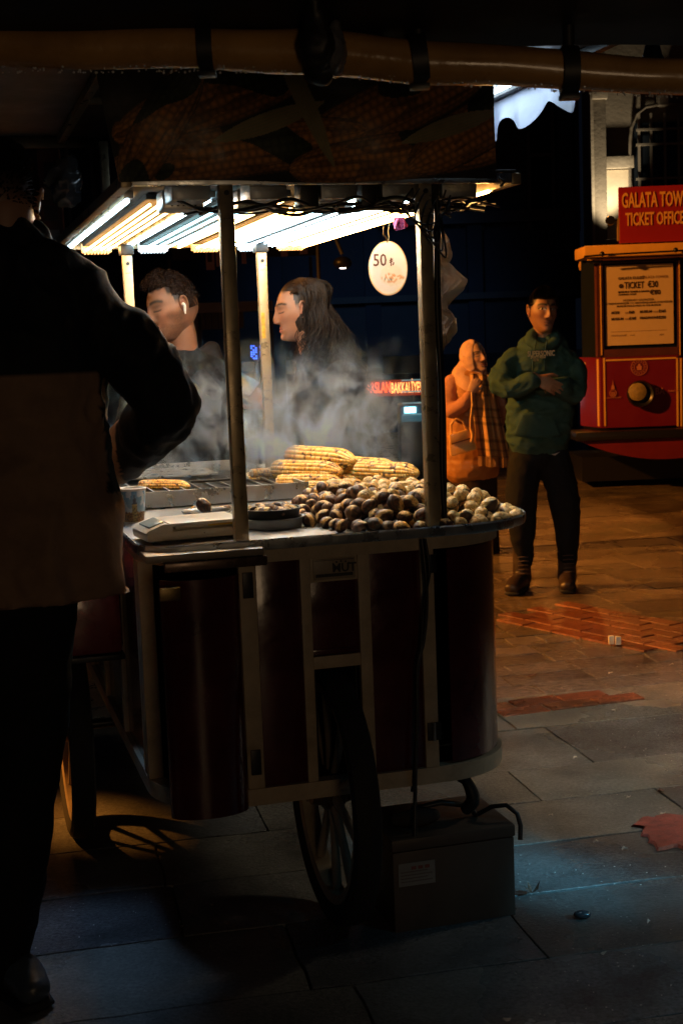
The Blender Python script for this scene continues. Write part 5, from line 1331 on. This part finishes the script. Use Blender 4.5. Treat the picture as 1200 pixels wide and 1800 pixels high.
for x,dx in ((917,-26),(996,-6)):
    a=gnd(x+dx*.3,1024,.055)
    f=q3(x,1000,.02); t=gnd(x+dx,1036,.0); t.z=.045; hl=gnd(x+6,1018,0); hl.z=.05
    b=body(G().limb([Vector((f.x,f.y,.225)),Vector((f.x,f.y,.10)),Vector((f.x,f.y,.06))],[.050,.052,.055],16).limb([Vector((f.x+.01,f.y+.03,.05)),Vector(((f.x+t.x)/2,f.y-.10,.055)),Vector((t.x,f.y-.20,.04))],[(.045,.05),(.048,.045),(.042,.032)],16,flat=(1,0,0)),.007,2,.002,20)
    bo=mk('boot',b,bt,p3,ang=80)
    mk('sole',body(G().limb([Vector((f.x+.01,f.y+.05,.014)),Vector(((f.x+t.x)/2,f.y-.10,.014)),Vector((t.x,f.y-.215,.014))],[(.045,.014),(.050,.014),(.044,.014)],16,flat=(1,0,0)),.006,1),rubber,bo,ang=60)
    for k in range(5):
        z=.10+.022*k; mk('lace',G().tube([Vector((f.x-.03,f.y-.052-.03*(4-k)/4,z)),Vector((f.x,f.y-.064-.035*(4-k)/4,z+.004)),Vector((f.x+.03,f.y-.052-.03*(4-k)/4,z))],.003,6),mt('lace',(.10,.07,.05),.7),bo)
def sh(rnd,i):
    th=rnd.uniform(0,1.35); a=rnd.uniform(0,6.283); d=Vector((math.sin(th)*math.cos(a),math.sin(th)*math.sin(a),math.cos(th)))
    if d.y>.35 and d.z<.62: d.z+=.4; d.normalize()
    b=Vector((d.x*.071,d.y*.09,d.z*.117)); ln=.012+.016*max(0,d.z-.4)
    return [b,b+d*ln*.6+Vector((0,.004,0)),b+d*ln+Vector((0,.012*max(0,d.z),0))]
mk('hair',strands(M3,2600,sh,.0024,seed=5),hairmat('short_black_hair',(.012,.010,.009)),p3,ang=80)
mk('ring',lathe(q3(958,688,-.28),(1,0,.2),[(.009,-.003),(.011,-.003),(.011,.003),(.009,.003)],16),brass,p3)

# ---- woman with headscarf
Y4=9.3
def q4(x,y,d=0): return at(x,y,Y4+d)
sk4=(.52,.33,.24)
h4,M4=head(q4(833,629,-.02),math.radians(212),math.radians(8),math.radians(8),.93,sk4,(.05,.03,.02),eyes='down',female=True,lips=(.45,.15,.12))
nk=body(G().limb([q4(830,640),q4(830,690),q4(830,800)],[(.05,.05),(.13,.08),(.13,.08)],18,flat=(1,0,0)).limb([q4(820,810),q4(818,985)],[.07,.05],12).limb([q4(850,810),q4(850,985)],[.07,.05],12).limb([q4(795,670),q4(795,715,-.1),q4(830,690,-.2)],[.035,.03,.022],12),.012,3)
h4b=hand(q4(826,690,-.20),(.4,-.1,.75),(.2,.9,.0),.155,(.7,.8,.8,.9),1,.7,.004,sk4)
p4=mk('person',join(h4,col(nk,sk4),h4b),skin_v,ang=80)
tag(p4,'smiling woman in a pale headscarf and padded vest with a plaid scarf and handbag','person')
hj=fabric('peach_headscarf',(.62,.40,.30),.12,.001,120)
hb_=G(); sg_,rg_=56,40
Mh=M4
for i in range(rg_+1):
    th=math.pi*i/rg_
    for k in range(sg_):
        a=2*math.pi*k/sg_; d=Vector((math.sin(th)*math.sin(a),math.sin(th)*math.cos(a),math.cos(th)))
        p=Vector((d.x*.088,d.y*.104-.012,d.z*.135-.004)); p*=1+.05*nz(d,3)+.02*math.sin(d.z*16+d.x*6)
        # open around the face
        fo=ga(d.x,.50)*ga(d.z+.12,.62)
        if d.y>.25: p.y-=.062*ss(.35,.8,fo*ss(.2,.7,d.y))
        if p.z<-.08: p.x*=1.05; p.y-=.01
        hb_.v.append(Mh@p)
hb_.c=[(1,1,1)]*len(hb_.v)
for i in range(rg_):
    for k in range(sg_): hb_.f.append((i*sg_+k,(i+1)*sg_+k,(i+1)*sg_+(k+1)%sg_,i*sg_+(k+1)%sg_))
hs=mk('headscarf',hb_,hj,p4,ang=80)
mk('headscarf_drape',body(G().limb([q4(818,640,.05),q4(812,662,.0),q4(822,680,-.08),q4(838,690,-.12)],[.05,.07,.06,.03],18).limb([q4(838,655,-.02),q4(845,675,-.05)],[.06,.05],16),.009,2,.010,10,(1,1,.5)),hj,hs,ang=80)
vm=mat('padded_vest',(.42,.19,.055),.5,0,.15,10,.0008,80)
vg=G()
for k in range(7):
    y0=672+24*k; vg.limb([q4(828,y0-2,0),q4(828,y0+10,0)],[(.135+.012*min(k,4)+.0,.11+.005*k)]*2,28,flat=(1,0,0))
vb=body(vg,.009,2,.006,14)
mk('vest',vb,vm,p4,ang=80)
slm=fabric('pink_sleeve',(.50,.25,.17),.15)
mk('sleeve',body(G().limb([q4(797,672,.0),q4(788,700,-.05),q4(792,722,-.12)],[.062,.056,.05],16).limb([q4(792,722,-.12),q4(812,712,-.17),q4(826,694,-.20)],[.05,.044,.034],16),.008,2,.006,14),slm,p4,ang=80)
mk('sleeve',body(G().limb([q4(862,675,.0),q4(876,710,-.02),q4(872,750,-.05)],[.058,.050,.045],16),.008,2,.006,14),slm,p4,ang=80)
mk('skirt',body(G().limb([q4(832,815,0),q4(834,880,0),q4(835,985,0)],[(.14,.11),(.15,.12),(.16,.13)],24,flat=(1,0,0)),.010,2,.012,9,(1,1,.2)),fabric('dark_skirt',(.03,.02,.018)),p4,ang=80)
def plaid(a,b):
    c=Vector((.52,.30,.13)); 
    if .12<a<.22 or .62<a<.72: c=c*.45
    if abs(a-.42)<.02 or abs(a-.9)<.02: c=c*.4
    f=(b*6)%1
    if f<.16 or .5<f<.6: c=c*.5
    if abs(f-.33)<.02: c=Vector((.65,.5,.35))
    return tuple(c)
scm=mat('plaid_scarf',(1,1,1),.9,0,.1,60,.001,150,attr=True)
g=G()
P0=[q4(846,655,-.10),q4(850,690,-.17),q4(858,740,-.17),q4(868,800,-.15)]
def scf(a,b,o=0):
    t=b*3; i=min(2,int(t)); s=t-i; c=P0[i].lerp(P0[i+1],s); w=.075+.03*b
    return c+Vector(((a-.5)*2*w, -.022*math.sin(a*16+b*2)-.03*(1-(2*a-1)**2)+o, -.02*a))
g.grid(scf,36,60,plaid); g.grid(lambda a,b:scf(a,b,.012),36,60,plaid); sc4=mk('scarf',g,scm,p4,ang=80)
fg=G()
for k in range(26):
    a=(k+.5)/26; p=scf(a,1); fg.tube([p,p+Vector((nz((k,1,1))*.008,0,-.03)),p+Vector((nz((k,1,2))*.016,0,-.065))],.0028,5,col=plaid(a,.1))
mk('fringe',fg,scm,sc4,kind='stuff')
mk('scarf_collar',body(G().limb([q4(812,655,.02),q4(815,690,-.10),q4(840,700,-.14),q4(853,670,-.06)],[.03,.035,.035,.03],14),.008,2,.006,14),fabric('tan_scarf',(.42,.22,.10),.3),sc4,ang=80)
# handbag
Yb=8.93
def qb(x,y,d=0): return at(x,y,Yb+d)
hbm=mat('tan_leather_bag',(.80,.45,.14),.35,0,.12,10,.0006,70,.08)
hg_=empty('handbag',qb(810,800),'tan leather handbag hanging from the arm of the woman in the headscarf','handbag')
g=G().box((-.088,-.045,-.075),(.088,.045,.055),lambda x,y,z: qb(809,775)+Matrix.Rotation(math.radians(-14),3,'Y')@Vector((x*(1-.25*(z+.075)/.13),y*(1-.5*(z+.075)/.13),z)),.012)
hbb=mk('bag_body',g,hbm,hg_)
mk('bag_flap',G().box((-.080,-.050,.005),(.080,-.010,.062),lambda x,y,z: qb(809,775,-.004)+Matrix.Rotation(math.radians(-14),3,'Y')@Vector((x*(1-.25*(z+.075)/.13),y,z)),.010),hbm,hbb)
mk('bag_strap_trim',G().box((-.07,-.054,-.002),(.07,-.048,.006),lambda x,y,z: qb(809,775,-.004)+Matrix.Rotation(math.radians(-14),3,'Y')@Vector((x*.9,y,z)),.002),mt('bag_trim',(.16,.07,.03),.5),hbb)
mk('handle',G().tube([qb(793,766),qb(792,746),qb(801,736),qb(813,740),qb(819,757)],.007,8),hbm,hg_,ang=80)
mk('shoulder_strap',G().tube([qb(826,762),qb(826,740,.0),qb(829,712,.02),qb(828,690,.06)],[(.009,.004)]*4,8),hbm,hg_,ang=80)
mk('tassel',G().limb([qb(826,752,-.05),qb(830,765,-.06),qb(828,776,-.06)],[.006,.011,.008],8),hbm,hg_,ang=80)

# ---- the vendor, seen from behind at the left
Y5=3.02
def q5(x,y,d=0): return at(x,y,Y5+d)
sk5=(.42,.24,.16)
h5,M5=head(q5(2,358,.04),math.radians(6),math.radians(-12),math.radians(4),1.02,sk5,(.02,.01,.01),scalp=(.012,.009,.008),fade=.3,eyes='down')
nk=body(G().limb([q5(6,370,.0),q5(8,425,-.0),q5(8,470,.0)],[.064,.062,.07],24).limb([q5(15,500,0),q5(20,700,0),q5(20,1000,0)],[(.10,.06),(.12,.08),(.12,.08)],24,flat=(1,0,0)).limb([q5(30,1000),q5(30,1300),q5(8,1690)],[.08,.06,.032],16).limb([q5(-50,1000),q5(-80,1300),q5(-90,1740)],[.10,.075,.05],16)
 .limb([q5(110,520),q5(200,600,.04),q5(285,695,.06),q5(215,792,.24)],[.03,.03,.028,.024],16),.012,3)
hh5=hand(q5(120,812,.36),(-.5,.6,-.3),(-.3,.2,-.9),.19,(.4,.4,.5,.5),1,.5,.005,sk5)
p5=mk('person',join(h5,col(nk,sk5),hh5),skin_v,ang=80)
tag(p5,'street food vendor seen from behind in a navy and brown jacket at the left edge','person')
jg=body(G().limb([q5(12,432,.0),q5(18,480,.0),q5(30,620,.0),q5(35,800,.0),q5(45,920,.0),q5(45,1015,.0)],[(.085,.075),(.165,.12),(.178,.145),(.185,.15),(.205,.16),(.222,.165)],36,flat=(1,0,0))
  .limb([q5(95,490,.0),q5(165,555,.03),q5(235,625,.05),q5(295,700,.06)],[.078,.070,.070,.066],22)
  .limb([q5(295,700,.06),q5(262,755,.12),q5(205,802,.26),q5(150,812,.36)],[.066,.064,.056,.052],22)
  .limb([q5(-80,490,.0),q5(-190,640,.03),q5(-160,800,.2)],[.08,.075,.06],20),.008,2,.022,8.0,(1,1,.8))
zh=at(60,1046,Y5).z
for i_,p in enumerate(jg.v):
    if p.z<zh+.004*nz(p,8)+.02*(p.x+.6): jg.v[i_]=Vector((p.x,p.y,zh+.02*(p.x+.6)))
    elif p.z<at(50,655,Y5).z:
        n_=jg.n[i_]; t_=(at(50,655,Y5).z-p.z)/.45; jg.v[i_]=p+Vector((n_.x,n_.y,0))*.012*t_*math.sin(p.x*38+p.y*20+2*nz(p,3))
def v5(p):
    # colour block: navy above, brown below
    t=at(50,655,Y5).z
    return (.27,.17,.11) if p.z<t+.0 and p.x< at(182,700,Y5).x+.03*0 + (.3 if p.z<at(50,872,Y5).z else 0) else (.008,.011,.017)
jg.c=[v5(p) for p in jg.v]
jk=mk('jacket',jg,mat('vendor_jacket',(1,1,1),.75,0,.2,14,.0012,60,attr=True,spec=.25),p5,ang=80)
mk('collar',body(G().limb([q5(-30,440,-.03),q5(20,452,-.06),q5(60,436,-.02),q5(80,440,.04)],[.024,.026,.026,.022],16),.006,2,.004,14),fabric('vendor_collar',(.006,.007,.010)),jk,ang=80)
mk('apron_loop',lathe(q5(172,735,.02),(1,.3,0),[(.042,-.006),(.052,-.006),(.052,.006),(.042,.006)],30),mt('loop_fabric',(.14,.12,.11),.6),jk)
mk('trousers',body(G().limb([q5(30,1020,.0),q5(40,1200,.0),q5(28,1450,.0),q5(2,1700,.0)],[.13,.105,.08,.058],20).limb([q5(-60,1020,.0),q5(-90,1300,.0),q5(-95,1700,.0)],[.12,.09,.06],20),.010,3,.008,7,(1,1,1.3)),fabric('vendor_trousers',(.008,.009,.011)),p5,ang=80)
shm=mat('vendor_shoe',(.055,.075,.10),.35,0,.2,20,.0006,60,.1)
a=gnd(40,1722,.05)
s5=body(G().limb([a+Vector((-.05,.04,.02)),a+Vector((.0,.0,.012)),a+Vector((.035,-.05,-.005))],[(.042,.055),(.045,.045),(.038,.030)],18,flat=(1,0,0)),.005,2,.002,20)
sho=mk('shoe',s5,shm,p5,ang=80)
mk('sole',body(G().limb([a+Vector((-.05,.05,-.036)),a+Vector((.0,.0,-.036)),a+Vector((.042,-.06,-.036))],[(.045,.014),(.050,.014),(.043,.014)],16,flat=(1,0,0)),.006,1),rubber,sho,ang=60)
def bh(rnd,i):
    th=rnd.uniform(0,1.75); a=rnd.uniform(0,6.283); d=Vector((math.sin(th)*math.cos(a),math.sin(th)*math.sin(a),math.cos(th)))
    if d.y>.35 and d.z<.62: d.z+=.5; d.normalize()
    b=Vector((d.x*.071,d.y*.098-.004,d.z*.117)); ln=.010+.012*max(0,d.z)
    return [b,b+d*ln*.6,b+d*ln+Vector((0,-.004,-.003))]
mk('hair',strands(M5,2600,bh,.0022,seed=6),hairmat('vendor_hair',(.010,.009,.009)),p5,ang=80)
# =================================================================== SMOKE over the grill
sm=bpy.data.materials.new('steam'); sm.use_nodes=True; nt=sm.node_tree; N=nt.nodes; L=nt.links
for nn in list(N):
    if nn.type!='OUTPUT_MATERIAL': N.remove(nn)
pv=N.new('ShaderNodeVolumePrincipled'); pv.inputs['Color'].default_value=(.66,.83,1,1); pv.inputs['Anisotropy'].default_value=.2
tc=N.new('ShaderNodeTexCoord'); mp=N.new('ShaderNodeMapping'); mp.inputs['Scale'].default_value=(1.0,1.0,.75)
L.new(tc.outputs['Object'],mp.inputs['Vector'])
n1=N.new('ShaderNodeTexNoise'); n1.inputs['Scale'].default_value=8.5; n1.inputs['Detail'].default_value=7; n1.inputs['Roughness'].default_value=.55; n1.inputs['Distortion'].default_value=1.3; L.new(mp.outputs[0],n1.inputs['Vector'])
n2=N.new('ShaderNodeTexNoise'); n2.inputs['Scale'].default_value=2.6; n2.inputs['Detail'].default_value=2; L.new(mp.outputs[0],n2.inputs['Vector'])
sx=N.new('ShaderNodeSeparateXYZ'); L.new(tc.outputs['Generated'],sx.inputs[0])
def mr(src,a,b,c,d):
    m=N.new('ShaderNodeMapRange'); m.interpolation_type='SMOOTHSTEP'; m.inputs[1].default_value=a;m.inputs[2].default_value=b;m.inputs[3].default_value=c;m.inputs[4].default_value=d; L.new(src,m.inputs[0]); return m.outputs[0]
def mul(a,b):
    m=N.new('ShaderNodeMath'); m.operation='MULTIPLY'; L.new(a,m.inputs[0])
    if isinstance(b,(int,float)): m.inputs[1].default_value=b
    else: L.new(b,m.inputs[1])
    return m.outputs[0]
d_=mul(mr(n1.outputs[0],.50,.61,0,1),mr(n2.outputs[0],.45,.60,.02,1))
d_=mul(d_,mr(sx.outputs['Z'],.10,1.0,1,0)); d_=mul(d_,mr(sx.outputs['Z'],.0,.08,.2,1))
d_=mul(d_,mr(sx.outputs['X'],.0,.12,0,1)); d_=mul(d_,mr(sx.outputs['X'],.88,1,1,0)); d_=mul(d_,mr(sx.outputs['Y'],.0,.15,0,1)); d_=mul(d_,mr(sx.outputs['Y'],.85,1,1,0))
d_=mul(d_,11.0); L.new(d_,pv.inputs['Density']); L.new(pv.outputs[0],N['Material Output'].inputs['Volume'])
g=G().box((-.62,-.45,0),(.62,.45,.46)); 
smo=mk('smoke',g,sm,smooth=False,kind='stuff'); smo.location=K(.02,1.53,1.0); smo.rotation_euler=(0,0,YAW)
# =================================================================== LITTER on the paving
random.seed(21)
leafm=mat('dry_leaf',(.10,.04,.02),.7,0,.3,20); foil=mat('pale_scrap',(.55,.48,.40),.4,0,.2,30)
def scrap(px,py,w,h,m,label,cat='litter',name='paper_scrap',hgt=.004):
    c=gnd(px,py,.006); a=random.uniform(0,3.1); g=G(); n=7
    pts=[Vector((math.cos(2*math.pi*k/n)*w*random.uniform(.6,1),math.sin(2*math.pi*k/n)*h*random.uniform(.6,1),hgt*random.uniform(0,2.5))) for k in range(n)]
    R_=Matrix.Rotation(a*.3,3,'Z'); pts=[c+R_@p for p in pts]; cc=c+Vector((0,0,hgt*1.5))
    g.add(pts+[cc]+[p-Vector((0,0,.0015)) for p in pts],[(k,(k+1)%n,n) for k in range(n)]+[tuple(range(2*n,n,-1))]+[(k,n+1+k,n+1+(k+1)%n,(k+1)%n) for k in range(n)])
    return tag(mk(name,g,m,smooth=False),label,cat)
c=gnd(935,1570,.006); g=G()
for k in range(4):
    a=k*1.6+.4; d=Vector((math.cos(a),math.sin(a)*.7,0)); s=Vector((-d.y,d.x,0))
    P_=[c, c+d*.014+s*.008+Vector((0,0,.008)), c+d*.024+Vector((0,0,.030-.004*k)), c+d*.014-s*.008+Vector((0,0,.010))]
    g.add(P_+[p+Vector((0,0,.0012)) for p in P_],[(0,1,2,3),(7,6,5,4),(0,4,5,1),(1,5,6,2),(2,6,7,3),(3,7,4,0)])
tag(mk('dry_leaf',g,leafm,smooth=False),'curled dark dry leaf in the blue light beside the brown metal box','leaf')
c=gnd(1023,1608,.008); tag(mk('pebble',G().ball(c,(.022,.014,.010),16,10),mat('wet_pebble',(.04,.05,.06),.2)),'dark wet flattened pebble on the paving in front of the metal box','pebble')
for px,py,w,h,m,l in ((1046,1482,.010,.006,foil,'pale curled scrap halfway between the leaf and the red slab'),(1098,1494,.012,.008,foil,'folded pale scrap just left of the broken red slab'),(1010,1334,.011,.004,foil,'thin white scrap on the smooth slab right of the cart base'),(1104,1404,.010,.006,foil,'grey scrap above the dark slab right of the cart'),(1072,1184,.014,.006,foil,'white scrap lying in the dark band of paving'),(1078,1250,.012,.006,foil,'small pale scrap near the end of the brick row'),(935,1189,.030,.012,leafm,'flat dark leaf on the rough stones beside the cart'),(1162,1391,.016,.008,leafm,'dark leaf at the right near the red slab'),(1180,1170,.014,.006,foil,'orange lit scrap at the right edge of the rough paving'),(968,1435,.010,.005,foil,'tiny pale scrap on the dark slab beside the box'),(1165,1433,.012,.006,foil,'white scrap at the top corner of the red slab'),(1140,1622,.009,.003,foil,'thin bright splinter on the teal lit slab'),(1060,1678,.009,.003,foil,'bright splinter nearest the lower dark paving'),(890,1795,.012,.006,foil,'pale scrap at the bottom edge of the paving')):
    scrap(px,py,w,h,m,l)
for i,(px,py) in enumerate(((1074,1129),(1086,1130))):
    c=gnd(px,py,.02); tag(mk('paper_cube',G().box((c.x-.012,c.y-.01,.012),(c.x+.012,c.y+.01,.05),None,.002),mat('white_scrap%d'%i,(.8,.75,.65),.5)),('upright white paper bit on the brick strip','second white paper bit on the brick strip nearer the tram')[i],'litter')
g=G()
for k in range(420):
    px,py=random.uniform(880,1250),random.uniform(1090,1800)
    if random.random()<.25: px=random.uniform(60,420); py=random.uniform(1480,1800)
    c=gnd(px,py,.004); g.ball(c,(random.uniform(.0009,.0028),random.uniform(.0008,.002),.0011),5,3)
mk('pavement_grit',g,mat('wet_grit',(.45,.42,.38),.15),kind='stuff')
